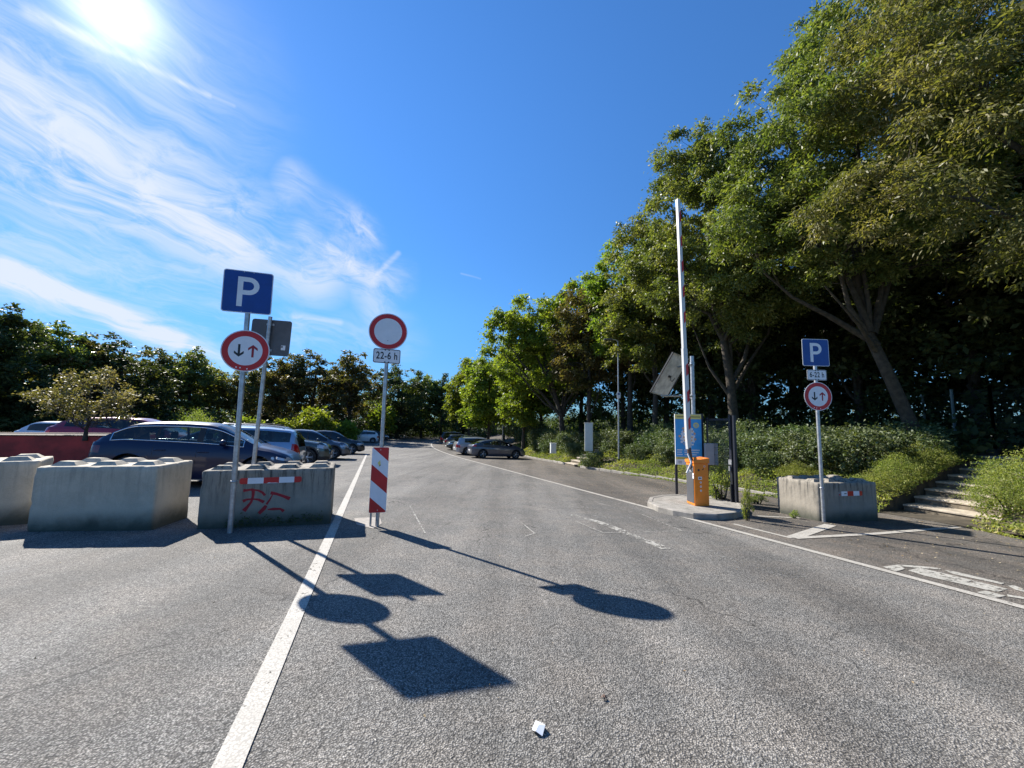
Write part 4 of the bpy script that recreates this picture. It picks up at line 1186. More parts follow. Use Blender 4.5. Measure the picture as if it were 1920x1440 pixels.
    for name, qs in parts.items():
        for sgn in ((1, -1) if name.split('#')[0] in ('tail_lamp', 'headlamp', 'side_window', 'pillar') else (0,)):
            b = MB(); idx = {}; vs = []; fs = []
            for s_ in ((sgn,) if sgn else (1, -1)):
                for quad, m in qs:
                    f = []
                    for p in quad:
                        k = (round(p[0], 4), round(p[1] * s_, 4), round(p[2], 4))
                        if k not in idx: idx[k] = len(vs); vs.append((p[0], p[1] * s_, p[2]))
                        if idx[k] not in f: f.append(idx[k])
                    if len(f) > 2: fs.append(tuple(f if s_ < 0 else f[::-1]))
            b.add(vs, fs, qs[0][1], True); b.build(name.split('#')[0], root)
    # floor and cabin tub
    b = MB(); b.box((-L / 2 + .25, -hw + .27, ground + .02), (L / 2 - .25, hw - .27, .50), 'plastic')
    b.box((xr - wr, -hw + .24, .22), (xr + wr, hw - .24, .62), 'plastic'); b.box((xf - wr, -hw + .24, .22), (xf + wr, hw - .24, .62), 'plastic'); b.build('underbody', root)
    b = MB(); zc = pl_interp(belt, 0) - .12
    b.box((win[0] + .25, -hw + .20, .505), (cowl - .55, hw - .20, zc - .12), 'interior'); b.box((cowl - .6, -hw + .22, .505), (cowl - .12, hw - .22, zc + .04), 'interior', None, .04)
    for sx in (cowl - 1.35, cowl - 2.15):
        for sy in (-.36, .36):
            b.box((sx - .10, sy - .22, zc - .2), (sx + .08, sy + .22, zc + .22), 'interior', None, .05)
            b.box((sx - .09, sy - .12, zc + .24), (sx + .01, sy + .12, zc + .40), 'interior', None, .03)
    b.build('seats', root)
    for sx in (xf, xr):
        for sy in (1, -1):
            t_ = MB(); T = Matrix.Translation((sx, sy * (hw - .125), wr))
            t_.lathe([(wr * .66, .10), (wr * .90, .105), (wr * .985, .085), (wr, .05), (wr, -.05), (wr * .985, -.085), (wr * .90, -.105), (wr * .66, -.10)], 'tyre', 30, 'Y', T)
            wh = t_.build('wheel', root)
            r_ = MB()
            r_.lathe([(wr * .67, .102), (wr * .63, .10), (wr * .61, .06), (wr * .60, -.06), (wr * .67, -.10)], rim, 30, 'Y', T)
            r_.lathe([(wr * .60, .02 * sy), (.0, .02 * sy)], 'plastic', 24, 'Y', T)
            for k in range(spokes):
                a = 2 * math.pi * k / spokes + sx
                for off in (-.16, .16):
                    c1, c2 = a + off, a + off * .8
                    p0 = Vector((math.cos(c1) * wr * .16, sy * .085, math.sin(c1) * wr * .16)); p1 = Vector((math.cos(c2) * wr * .63, sy * .095, math.sin(c2) * wr * .63))
                    r_.tube([p0, p1], wr * .040, rim, 5, True, T)
            r_.lathe([(0, .10 * sy), (wr * .12, .10 * sy), (wr * .18, .085 * sy), (wr * .18, .03 * sy)], rim, 14, 'Y', T)
            r_.build('rim', wh)
            w_ = MB(); vs = []
            Ri = wr + .05; n_ = 14
            for k in range(n_ + 1):
                a = math.pi * k / n_
                vs += [(sx + Ri * math.cos(a), sy * (hw - .03), wr + Ri * math.sin(a)), (sx + Ri * math.cos(a), sy * (hw - .30), wr + Ri * math.sin(a))]
            w_.add(vs, [(2 * k, 2 * k + 1, 2 * k + 3, 2 * k + 2) for k in range(n_)], 'plastic')
            w_.build('wheel_arch', root)
    for sy in (1, -1):
        b = MB(); mxm = cowl - .62; zm = pl_interp(belt, mxm) + .09
        b.lathe([(0, .10), (.05, .095), (.085, .05), (.09, 0), (.07, -.06), (0, -.08)], col, 12, 'Y', Matrix.Translation((mxm, sy * (hw + .09), zm)) @ Matrix.Diagonal((.85, 1.15, .85, 1)))
        b.tube([(mxm, sy * (hw - .09), zm - .06), (mxm, sy * (hw + .05), zm - .02)], .025, 'plastic', 6); b.build('mirror', root)
    def ysurf(x, z):
        i = min(range(len(xs)), key=lambda k: abs(xs[k] - x)); r = rows[i][:NL + 1]
        return float(np.interp(z, [p[2] for p in r], [p[1] for p in r]))
    for sy in (1, -1):
        for xh in seams[1:]:
            zz = pl_interp(belt, xh) - .14; b = MB(); yy = ysurf(xh, zz)
            b.tube([(xh + .03, sy * (yy + .004), zz), (xh + .07, sy * (yy + .03), zz + .005), (xh + .21, sy * (yy + .03), zz + .005), (xh + .25, sy * (yy + .004), zz)], .014, col, 6); b.build('door_handle', root)
        for xh in seams:
            pts = []
            for k in range(9):
                z = ground + .10 + (pl_interp(belt, xh) - ground - .12) * k / 8
                d_ = math.hypot(xh - xr, z - wr); xx = xh
                if abs(xh - xr) < wr + .1 and z < wr + .4: xx = max(xh, xr + math.sqrt(max(0, (wr + .10) ** 2 - (z - wr) ** 2))) if z < wr * 2 + .05 else xh
                pts.append((xx, sy * (ysurf(xx, z) - .0015), z))
            b = MB(); b.tube(pts, .0055, 'plastic', 5); b.build('door_seam', root)
        if chrome:
            pts = []; up = []
            xx = win[0]
            while xx <= win[1] + .001:
                i = min(range(len(xs)), key=lambda k: abs(xs[k] - xx)); r = rows[i]
                p = r[NL + 1]; pts.append((p[0], sy * (p[1] + .006), p[2])); p = r[NL + NG - 1]; up.append((p[0], sy * (p[1] + .008), p[2])); xx += .06
            b = MB(); b.tube([up[0]] + pts + up[::-1], .011, 'chrome', 6); b.build('window_trim', root)
        if rails:
            pts = []
            for k in range(14):
                x = rrear[1] + .25 + (rfront - .25 - rrear[1] - .25) * k / 13; dz = .05 if 0 < k < 13 else -.01
                pts.append((x, sy * hw * .68, ztop(x) + dz - .015))
            b = MB(); b.tube(pts, .019, rails, 8); b.build('roof_rail', root)
    b = MB()
    b.box((-L / 2 - .012, -.26, .52 if tailx else .5), (-L / 2 - .002, .26, .63), 'plate'); b.build('number_plate', root)
    b = MB(); b.box((L / 2 + .002, -.26, .33), (L / 2 + .014, .26, .44), 'plate'); b.build('number_plate', root)
    return root
def car_at(px_edge, Y, front):  # world point of the bumper centre from its column and depth
    return ((px_edge - 960) / 720.0) * Y
def place(px, Y, L, end, yaw=YAW, side=0):
    """end: +1 the nose, -1 the tail stands at picture column px at depth Y"""
    q = at(px, 830, Y); x = q.x - end * math.cos(yaw) * L / 2; y = Y - end * math.sin(yaw) * L / 2
    return (x, y, gz(x, y)), yaw
def slope(root):
    x, y = root.location.x, root.location.y
    nx_ = Vector((-(gz(x + 1, y) - gz(x - 1, y)) / 2, -(gz(x, y + 1) - gz(x, y - 1)) / 2, 1)).normalized()
    yaw = root.rotation_euler.z
    root.rotation_mode = 'QUATERNION'
    root.rotation_quaternion = Vector((0, 0, 1)).rotation_difference(nx_) @ Matrix.Rotation(yaw, 3, 'Z').to_quaternion()
hatch_top = lambda L, H: [(-L / 2 - .1, .58), (-L / 2, .70), (-L / 2 + .10, .92), (-L / 2 + .22, 1.03), (-L / 2 + .62, H - .09), (-L / 2 + .85, H - .035), (-.35, H), (.25, H - .01), (.55, H - .09), (1.30, 1.02), (1.42, .965), (1.85, .86), (L / 2 - .12, .70), (L / 2, .52), (L / 2 + .1, .45)]
H_ = 1.46; L_ = 4.31
loc, yw = place(568, 10.75, L_, 1)
c = make_car(loc, yw, 'dark blue estate-style hatchback with chrome window trim behind the concrete blocks', 'parked_car', 'c_navy', L_, 1.80, H_,
             [(-2.25, .55), (-2.16, .70), (-2.10, .90), (-1.98, 1.02), (-1.50, 1.34), (-1.30, 1.405), (-.9, 1.44), (-.35, 1.46), (.15, 1.445), (.45, 1.37), (.80, 1.19), (1.16, 1.01), (1.25, .965), (1.60, .90), (1.95, .80), (2.10, .70), (2.16, .55), (2.3, .5)],
             [(-2.3, .93), (-1.5, .965), (0, .92), (1.1, .885), (1.6, .82), (2.3, .62)], 2.64, .335,
             (-1.72, .98), [(-.86, -.80), (-.02, .10)], 1.20, .30, (-2.02, -1.52), -1.86, chrome=True, seams=(.86, .02, -.86), tailm='tail_dark', taillz=(.72, .90), headz=(.60, .68), overf=.82)
slope(c); c.scale = (.955, 1, 1.075)
loc, yw = place(568, 13.3, 4.5, -1, YAW + math.pi)
c = make_car(loc, yw, 'pale silver blue estate car with roof rails and red tail lamps, parked tail out', 'parked_car', 'c_silverblue', 4.5, 1.76, 1.56,
             [(-2.35, .55), (-2.24, .75), (-2.20, 1.02), (-2.05, 1.40), (-1.9, 1.49), (-1.2, 1.54), (0, 1.54), (.35, 1.48), (1.1, 1.06), (1.3, 1.0), (1.9, .90), (2.15, .72), (2.25, .55), (2.4, .5)],
             [(-2.3, 1.02), (0, .98), (1.0, .95), (2.3, .7)], 2.63, .32, (-1.95, .95), [(-1.10, -.98), (-.15, -.02)], 1.15, .35, (-2.21, -1.98), -2.02, rails='galv', taillz=(.72, 1.0), seams=(.85, -.02, -.95), headl=False, overf=.8)
slope(c)
loc, yw = place(622, 17.6, 4.3, 1)
c = make_car(loc, yw, 'grey green off-road car with black wheel arch cladding, nose to the aisle', 'parked_car', 'c_green', 4.3, 1.82, 1.66,
             [(-2.2, .6), (-2.15, .95), (-1.95, 1.45), (-1.7, 1.6), (-.5, 1.66), (.1, 1.64), (.35, 1.56), (.95, 1.14), (1.1, 1.08), (1.85, 1.0), (2.08, .85), (2.15, .6), (2.3, .5)],
             [(-2.2, 1.06), (0, 1.02), (1.2, 1.0), (2.3, .8)], 2.67, .36, (-1.85, .85), [(-1.05, -.95), (-.1, 0)], 1.02, .32, (-2.1, -1.8), -1.98, cladding=.40, rails='plastic', headz=(.72, .88), seams=(.75, -.05, -.85))
slope(c)
loc, yw = place(658, 22.2, 4.23, 1)
c = make_car(loc, yw, 'blue grey compact crossover with open-spoke wheels, fourth in the left row', 'parked_car', 'c_grey', 4.23, 1.79, 1.58,
             [(-2.2, .6), (-2.11, .9), (-1.9, 1.3), (-1.6, 1.5), (-.5, 1.58), (.1, 1.56), (.4, 1.46), (1.05, 1.08), (1.2, 1.02), (1.8, .92), (2.02, .78), (2.11, .55), (2.3, .5)],
             [(-2.2, 1.04), (0, .98), (1.2, .93), (2.3, .7)], 2.64, .345, (-1.75, .92), [(-.98, -.9), (-.08, 0)], 1.10, .35, (-2.05, -1.6), -1.9, cladding=.34, headz=(.64, .78), seams=(.8, -.02, -.88), glass='glass_dark')
slope(c)
loc, yw = place(684, 28.5, 4.5, 1)
c = make_car(loc, yw, 'black sport utility car, farthest of the four nose-out cars in the left row', 'parked_car', 'c_black', 4.5, 1.84, 1.62,
             [(-2.3, .6), (-2.25, .9), (-2.0, 1.35), (-1.7, 1.53), (-.5, 1.62), (.1, 1.60), (.4, 1.5), (1.1, 1.1), (1.3, 1.03), (1.95, .93), (2.15, .78), (2.25, .55), (2.4, .5)],
             [(-2.3, 1.04), (0, 1.0), (1.2, .95), (2.4, .7)], 2.68, .36, (-1.85, .95), [(-1.0, -.9), (-.08, 0)], 1.15, .35, (-2.15, -1.75), -2.0, headz=(.66, .78), seams=(.8, -.02, -.9), glass='glass_dark')
slope(c)
loc, yw = place(709, 48.5, 3.6, -1, YAW + math.pi)
c = make_car(loc, yw, 'small white city car facing left at the far end of the left row', 'parked_car', 'c_white', 3.6, 1.65, 1.5,
             [(-1.85, .6), (-1.8, .85), (-1.65, 1.2), (-1.35, 1.42), (-.4, 1.5), (.05, 1.48), (.35, 1.38), (.9, 1.0), (1.05, .95), (1.5, .82), (1.7, .7), (1.8, .5), (2, .5)],
             [(-1.8, 1.0), (0, .94), (1.2, .86), (2, .6)], 2.3, .31, (-1.4, .78), [(-.55, -.45)], .95, .25, (-1.7, -1.35), -1.62, headl=False, seams=(.65, -.5), overf=.65)
slope(c)
loc, yw = place(729, 53.5, 4.2, 1, YAW)
c = make_car(loc, yw, 'black hatchback half hidden behind the small white city car', 'parked_car', 'c_black', 4.2, 1.78, 1.46, hatch_top(4.2, 1.46),
             [(-2.2, .98), (0, .92), (1.2, .88), (2.3, .65)], 2.6, .33, (-1.5, 1.0), [(-.8, -.72), (0, .1)], 1.3, .4, (-1.95, -1.5), -1.85, seams=(.86, .02, -.86))
slope(c)
loc, yw = place(40, 17.5, 4.1, -1, YAW)
c = make_car(loc, yw, 'white hatchback beyond the maroon planter at the far left', 'parked_car', 'c_white', 4.1, 1.75, 1.5, hatch_top(4.1, 1.5),
             [(-2.2, 1.0), (0, .94), (1.2, .9), (2.3, .65)], 2.55, .32, (-1.5, 1.0), [(-.75, -.65), (.05, .15)], 1.3, .4, (-1.95, -1.5), -1.85, seams=(.86, .05, -.8), headl=False)
slope(c)
loc, yw = place(104, 12.9, 4.4, -1, YAW)
c = make_car(loc, yw, 'dark red high-bodied car beyond the planter shrub, behind the dark blue car', 'parked_car', 'c_red', 4.4, 1.84, 1.70,
             [(-2.3, .7), (-2.2, 1.0), (-2.1, 1.22), (-1.75, 1.50), (-1.45, 1.62), (-.5, 1.70), (.2, 1.68), (.5, 1.56), (1.1, 1.26), (1.3, 1.20), (1.95, 1.08), (2.12, .9), (2.2, .6), (2.4, .5)],
             [(-2.3, 1.28), (0, 1.22), (1.2, 1.16), (2.4, .8)], 2.66, .35, (-1.65, .95), [(-.95, -.86), (-.06, .04)], 1.18, .42, (-2.1, -1.62), -1.92, seams=(.8, -.02, -.9), headl=False, taillz=(.95, 1.15), cladding=.36)
slope(c)
# right row
def rcar(px, Y, L, end, lab, col, H, yaw, **k):
    loc, yw = place(px, Y, L, end, yaw)
    c = make_car(loc, yw, lab, 'parked_car', col, L, k.pop('W', 1.79), H, k.pop('top', hatch_top(L, H)), k.pop('belt', [(-2.3, 1.0), (0, .94), (1.2, .9), (2.4, .66)]), 2.6 * L / 4.3, k.pop('wr', .33),
                 k.pop('win', (-1.55, 1.0)), [(-.85, -.77), (.0, .1)], 1.3, .4, k.pop('rr_', (-L / 2 + .12, -L / 2 + .62)), -L / 2 + .32, seams=(.86, .02, -.86), **k)
    slope(c); return c
rcar(880, 29.4, 4.3, -1, 'steel blue hatchback with raked tail, nearest in the right row', 'c_steel', 1.46, YAW, headl=False, taillz=(.86, 1.0),
     top=[(-2.3, .55), (-2.15, .85), (-2.05, 1.0), (-1.75, 1.12), (-1.2, 1.33), (-.7, 1.42), (-.2, 1.46), (.25, 1.42), (.75, 1.22), (1.2, 1.04), (1.5, .95), (1.9, .78), (2.1, .62), (2.15, .5), (2.4, .4)])
rcar(852, 33.0, 4.5, -1, 'silver estate car beside the steel blue hatchback in the right row', 'c_silver', 1.52, YAW, headl=False,
     top=[(-2.3, .55), (-2.25, .85), (-2.15, 1.1), (-1.95, 1.38), (-1.7, 1.46), (-.5, 1.52), (.2, 1.5), (.5, 1.4), (1.2, 1.02), (1.4, .97), (1.95, .85), (2.15, .7), (2.25, .5), (2.4, .4)])
rcar(836, 40.0, 4.3, 1, 'dark olive green car facing the aisle in the right row', 'c_dgreen', 1.52, YAW + math.pi)
rcar(832, 45.0, 4.3, -1, 'grey hatchback between the olive green car and the last dark car on the right', 'c_grey', 1.5, YAW, headl=False)
rcar(824, 51.0, 4.5, -1, 'dark high-roofed car, farthest in the right row', 'c_black', 1.68, YAW, headl=False,
     top=[(-2.3, .6), (-2.25, .9), (-2.15, 1.2), (-1.95, 1.55), (-1.7, 1.63), (-.5, 1.68), (.1, 1.66), (.4, 1.56), (1.1, 1.12), (1.3, 1.05), (1.95, .95), (2.15, .8), (2.25, .55), (2.4, .5)])

# ------------------------------------------------------------------ vegetation
def leaf_mesh(name, C, D, Nn, L, Wd, m, parent=None):
    """C centres, D leaf directions, Nn leaf normals (all n x 3), L lengths, Wd widths: one pointed leaf of two facets each"""
    n = len(C)
    S = np.cross(D, Nn); S /= np.linalg.norm(S, axis=1)[:, None] + 1e-9
    L = np.broadcast_to(np.asarray(L, float), (n,))[:, None]; Wd = np.broadcast_to(np.asarray(Wd, float), (n,))[:, None]
    up = np.cross(S, D)
    a = C - D * L * .5; c = C + D * L * .5
    b_ = C + S * Wd * .5 - D * L * .06 + up * Wd * .15; d = C - S * Wd * .5 - D * L * .06 + up * Wd * .15
    V = np.stack([a, b_, c, d], 1).reshape(-1, 3)
    me = bpy.data.meshes.new(name)
    me.vertices.add(4 * n); me.vertices.foreach_set('co', V.astype(np.float32).ravel())
    me.loops.add(4 * n); me.loops.foreach_set('vertex_index', np.arange(4 * n, dtype=np.int32))
    me.polygons.add(n); me.polygons.foreach_set('loop_start', np.arange(0, 4 * n, 4, dtype=np.int32))
    me.polygons.foreach_set('loop_total', np.full(n, 4, dtype=np.int32))
    me.update(calc_edges=True); me.materials.append(M[m])
    o = bpy.data.objects.new(name, me); COL.objects.link(o); o.parent = parent; return o
def rdir(n, up=0.0, g=rng):
    v = g.normal(size=(n, 3)); v[:, 2] += up
    return v / (np.linalg.norm(v, axis=1)[:, None] + 1e-9)

def make_tree(name, lobes, trunk, fork, nclump, per, leaf, m, bark='bark', tr=.25, seed=1, droop=-.5, csize=.5, nlimb=40, limbs=(), shell=.5, roots=1.25):
    """lobes: (x,y,z,rx,ry,rz) ellipsoids relative to the base; trunk: polyline; fork: index of the trunk point where limbs start"""
    g = np.random.default_rng(seed)
    root = empty(name)
    b = MB(); tp = [Vector(p) for p in trunk]; n = len(tp)
    rs = [tr * (roots if i == 0 else 1) * (1 - .62 * i / (n - 1)) for i in range(n)]
    b.tube(tp, rs, bark, 12)
    vol = np.array([l[3] * l[4] * l[5] for l in lobes]) ** .75; vol /= vol.sum()
    cl = []
    for k in range(nclump):
        l = lobes[g.choice(len(lobes), p=vol)]
        u = rdir(1, 0, g)[0] * (g.uniform(shell ** 3, 1.0) ** (1 / 3)) * g.uniform(.9, 1.06)
        cl.append([l[0] + u[0] * l[3], l[1] + u[1] * l[4], l[2] + u[2] * l[5]])
    cl = np.array(cl)
    limbs = [([Vector(p) for p in lp], r0) for lp, r0 in limbs]
    for li, l in enumerate(lobes):              # a main bough into every lobe of the crown
        e_ = Vector((l[0], l[1], l[2] + l[5] * .3)); i = fork + (li % 2 if fork + 1 < n - 1 else 0); s_ = tp[i]
        if s_.z > e_.z - .8: s_ = tp[fork]
        if s_.z > e_.z - .5: continue
        v = e_ - s_; pts = []
        for q in range(8):
            a = q / 7; p = s_ + v * a + Vector((0, 0, -1)) * 0 + Vector((v.x, v.y, 0)) * (.22 * math.sin(math.pi * a)) * (1 - a)
            if 0 < q: p = p + Vector((g.normal(), g.normal(), g.normal())) * .10
            pts.append(p)
        limbs.append((pts, tr * g.uniform(.30, .46)))
    sk = []
    for lp, r0 in limbs:
        m_ = len(lp) - 1
        b.tube(lp, [r0 * (1 - .78 * q / m_) for q in range(m_ + 1)], bark, 8, False)
        for q in range(m_):
            for a in (.35, .75): sk.append((lp[q].lerp(lp[q + 1], a), r0 * (1 - .78 * (q + a) / m_)))
    for q in range(fork, n - 1):
        for a in (.3, .7): sk.append((tp[q].lerp(tp[q + 1], a), rs[q] * .6))
    order = g.permutation(nclump)[:nlimb * 3]
    for k in order:
        e_ = Vector(cl[k]); best = min(sk, key=lambda s_: (s_[0] - e_).length + (3 if s_[0].z > e_.z - .2 else 0))
        s_, rr_ = best; v = e_ - s_; pts = []
        for q in range(5):
            a = q / 4; p = s_ + v * a + Vector((0, 0, v.length * .12 * math.sin(math.pi * a)))
            if 0 < q < 4: p = p + Vector((g.normal(), g.normal(), g.normal())) * .05 * v.length ** .5
            pts.append(p)
        r0 = min(rr_ * .55, tr * .16)
        b.tube(pts, [r0 * (1 - .8 * q / 4) for q in range(5)], bark, 5, False)
    b.build('trunk', root)
    sz = g.uniform(.45, 1.35, nclump) * csize * .92
    cnt = np.maximum(8, (per * (sz / csize) ** 2 * g.uniform(.6, 1.3, nclump))).astype(int)
    ids = np.repeat(np.arange(nclump), cnt); N_ = len(ids)
    r = g.normal(size=(N_, 3)) * .36
    ax_r = rdir(nclump, .1, g)                  # every spray of leaves has a long axis of its own
    r += ax_r[ids] * (g.normal(size=N_) * .40)[:, None]
    r[:, 2] *= .66; r[:, 2] += -.20 * (r[:, 0] ** 2 + r[:, 1] ** 2)
    C = cl[ids] + r * sz[ids][:, None]
    out = r.copy(); out[:, 2] += .1
    D = rdir(N_, droop, g) * .8 + out * .9; D /= np.linalg.norm(D, axis=1)[:, None]
    Nn = rdir(N_, .9, g)
    Ls = leaf[0] * g.uniform(.7, 1.3, N_)
    leaf_mesh('crown', C, D, Nn, Ls, Ls * leaf[1], m, root)
    return root
def put(root, x, y, s=1.0, rz=0.0, label='', cat='tree', group=None, sz=None, dz=0.0):
    root.location = (x, y, bz(x, y) + dz); root.rotation_euler = (0, 0, rz); root.scale = (s, s, sz or s)
    tag(root, label, cat, group); return root

GT = 'tall trees along the top of the bank'
# tree A: leaning trunk right of the right-hand sign
ax_, ay_ = 12.9, 12.7
tA = make_tree('ash_tree', [(-1.5, -.5, 10.5, 4.6, 3.8, 4.3), (-3.3, .5, 8.2, 3.0, 2.8, 2.4), (.8, .2, 13.8, 3.8, 3.4, 3.6), (2.6, -.5, 9.5, 3.2, 3.0, 3.5), (-3.6, 0, 11.2, 2.5, 2.5, 2.9), (-.4, .5, 15.8, 3.0, 2.8, 2.8)],
               [(0.35, 0, -.3), (.15, 0, 1.0), (-.45, 0, 2.6), (-.95, .1, 4.1), (-1.2, .2, 6.0), (-1.1, .2, 9), (-.8, .1, 12)], 3, 560, 430, (.145, .40), 'leaf_ash', 'bark_pale', .22, 11, -.7, .60, 40,
               [([(-.8, 0, 3.8), (-2.2, .3, 4.9), (-3.4, .4, 5.6), (-4.6, .5, 6.8)], .12), ([(-.95, 0, 4.2), (-.1, .2, 6.0), (.6, .2, 8)], .14), ([(-1.0, 0, 4.3), (-1.6, .1, 6.2), (-2.2, .1, 8.5)], .12), ([(-.9, 0, 3.6), (-1.9, -.5, 4.4), (-3.2, -.8, 5.6)], .09)])
put(tA, ax_ + .15, ay_, .96, 0, 'huge ash tree with a leaning pale trunk just right of the right-hand parking sign', 'tree', GT)
# tree A2: olive drooping tree whose boughs hang into the top right corner
tB = make_tree('olive_toned_tree', [(-3.2, 1.2, 8.2, 2.3, 2.2, 1.9), (-4.6, 2.0, 6.4, 1.7, 1.7, 1.3), (-2.2, 1.0, 5.4, 1.8, 1.6, 1.1), (-1.0, 0, 9.5, 2.8, 2.6, 2.5), (-3.6, 2.4, 10.6, 2.2, 2.2, 2.0), (1.0, -1, 7, 2.8, 2.8, 2.4), (0, 0, 12, 2.6, 2.6, 2.2)],
               [(0, 0, -.3), (0, 0, 2), (-.1, 0, 4), (-.4, .1, 7), (-.8, .1, 10)], 2, 400, 360, (.125, .30), 'leaf_olive', 'bark_pale', .24, 12, -.9, .52, 40, shell=.3)
put(tB, 13.9, 6.9, 1.0, 0, 'olive toned tree whose drooping boughs fill the top right corner of the picture', 'tree', GT)
# tree B: behind the wire gate
tC = make_tree('ash_tree', [(-.3, 0, 12.0, 3.7, 3.4, 3.7), (-2.4, 0, 9.2, 2.6, 2.6, 3.0), (2.0, .3, 9.8, 2.8, 2.8, 3.2), (0, -1.6, 8.2, 2.5, 2.2, 2.2), (-1.2, 0, 14.6, 2.5, 2.3, 2.2), (1.0, 0, 6.6, 2.2, 1.8, 1.3)],
               [(0, 0, -.3), (0, 0, 1.6), (-.1, 0, 3.4), (-.3, .1, 5.5), (-.2, .1, 9), (0, .1, 13)], 2, 480, 360, (.16, .42), 'leaf_ash', 'bark_pale', .26, 13, -.6, .60, 40,
               [([(0, 0, 3.0), (.9, .2, 4.4), (2.0, .2, 6.0), (2.6, .3, 8)], .11), ([(0, 0, 2.6), (-1.0, .2, 4.2), (-1.8, .3, 6.5)], .10)])
put(tC, 10.0, 17.3, .93, 0, 'tall ash tree with a forked trunk rising right behind the wire gate', 'tree', GT)
tD = make_tree('ash_tree', [(0, 0, 11.6, 3.2, 3.0, 3.4), (-1.4, 0, 8.4, 2.6, 2.4, 2.7), (1.8, .3, 8.8, 2.4, 2.4, 2.8), (-.6, 0, 14.0, 2.2, 2.1, 1.8), (-1.6, -.6, 6.2, 1.8, 1.6, 1.6)],
               [(0, 0, -.3), (0, 0, 1.6), (.1, 0, 4), (0, .1, 6.5), (0, .1, 9.5), (0, .1, 12.5)], 2, 250, 230, (.20, .42), 'leaf_ash', 'bark', .20, 14, -.6, .68, 20)
put(tD, 8.3, 22.3, .88, 0, 'dark green tree with a thin straight trunk between the lamp post and the barrier', 'tree', GT)
tE = make_tree('walnut_tree', [(-2.2, 0, 9.4, 3.2, 3.0, 2.7), (-4.6, 0, 7.6, 2.1, 2.2, 2.4), (.6, 0, 10.8, 2.8, 2.8, 2.6), (-3.6, -.6, 10.2, 1.8, 1.8, 1.9), (1.8, 0, 7.6, 2.4, 2.3, 2.6), (-1, 0, 5.8, 2.6, 2.2, 1.4), (-5.9, 0, 8.8, 1.2, 1.2, 1.5)],
               [(0, 0, -.3), (0, 0, 1.5), (-.1, 0, 2.8), (-.8, 0, 5), (-1.5, 0, 7.5), (-1.9, 0, 10)], 2, 300, 180, (.26, .45), 'leaf_bright', 'bark', .25, 15, -.5, .66, 30,
               [([(0, 0, 2.5), (-1.6, .2, 4.4), (-3.2, .3, 6.2), (-4.6, .3, 7.6)], .13), ([(0, 0, 2.6), (.4, .2, 5), (.8, .2, 9)], .13), ([(0, 0, 2.6), (1.2, .2, 4.4), (2.0, .2, 7)], .10)], shell=.35)
put(tE, 4.1, 31.0, 1.02, 0, 'broad bright green tree fanning out to the left on several limbs above the parked hatchback', 'tree', GT)
tF = make_tree('russet_tree', [(0, 0, 9.6, 2.6, 2.4, 3.2), (-.8, 0, 7.0, 2.3, 2.2, 2.4), (1.2, 0, 7.4, 2.0, 2.0, 2.6)], [(0, 0, -.3), (0, 0, 2), (.1, 0, 5), (0, 0, 8), (0, 0, 11)], 1, 220, 180, (.22, .45), 'leaf_brown', 'bark', .17, 16, -.5, .6, 30)
put(tF, 5.3, 26.5, .95, 0, 'narrow russet tinged tree between the broad bright tree and the dark one', 'tree', GT)
tG = make_tree('ash_tree', [(0, 0, 10, 3.0, 2.8, 3.4), (-.9, 0, 7, 2.6, 2.4, 2.2), (1.2, 0, 7.4, 2.4, 2.4, 2.6)], [(0, 0, -.3), (0, 0, 2), (.1, 0, 5), (0, 0, 8), (0, 0, 11)], 1, 230, 180, (.24, .45), 'leaf_bright', 'bark', .19, 17, -.5, .62, 30)
put(tG, 7.7, 25.0, .98, .6, 'yellow green tree crown rising behind the lamp post', 'tree', GT, dz=.6)
# smaller bright trees further along the right side, copies of one crown
tH = make_tree('maple_tree', [(0, 0, 6.0, 2.7, 2.6, 2.8), (-.8, .3, 8.0, 1.8, 1.8, 1.7), (1.3, 0, 4.6, 1.9, 1.9, 1.8), (-1.5, 0, 3.8, 1.8, 1.7, 1.5)], [(0, 0, -.3), (0, 0, 1.5), (.1, 0, 3.5), (0, 0, 6), (0, 0, 8)], 1, 220, 150, (.28, .5), 'leaf_bright', 'bark', .16, 18, -.3, .66, 16)
put(tH, -2.6, 44.5, 1.10, 0, 'bright green maple above the middle of the right row of cars', 'tree', GT, 1.05)
for i, (x, y, s, rz, lab) in enumerate([(1.2, 37.5, 1.05, 1.2, 'bright green maple directly left of the distant lamp post'), (-6.0, 55.0, 1.25, 2.6, 'bright green maple over the farthest cars of the right row'),
                                        (3.2, 41.0, 1.35, 3.5, 'tall maple filling the gap behind the distant lamp post'), (-1.0, 52.0, 1.3, 4.4, 'maple behind the second one from the far end of the right row')]):
    c = copy_tree(tH); put(c, x, y, s, rz, lab, 'tree', GT)
# second rank of dark trees closing the wood behind
tW = make_tree('woodland_tree', [(0, 0, 9.5, 3.4, 3.2, 3.4), (-1.8, 0, 6.0, 2.6, 2.4, 2.6), (1.8, .5, 6.2, 2.6, 2.4, 2.8), (0, 0, 12.6, 2.4, 2.3, 2.0), (0, 0, 3.4, 3.0, 2.8, 2.0)], [(0, 0, -.3), (0, 0, 2), (.1, 0, 5), (0, 0, 8), (0, 0, 12)], 1, 200, 120, (.30, .5), 'leaf_dark', 'bark', .22, 19, -.4, .8, 20)
wl = ['leftmost above the cars', 'behind the narrow russet tree', 'behind the lamp post', 'behind the dark thin-trunked tree', 'behind the poster board', 'behind the forked ash', 'left of the right parking sign',
      'behind the right parking sign', 'behind the leaning trunk', 'right of the leaning trunk', 'behind the pale fence post', 'at the right edge', 'far right', 'deep behind the wire fence', 'deep behind the gate', 'deep behind the barrier']
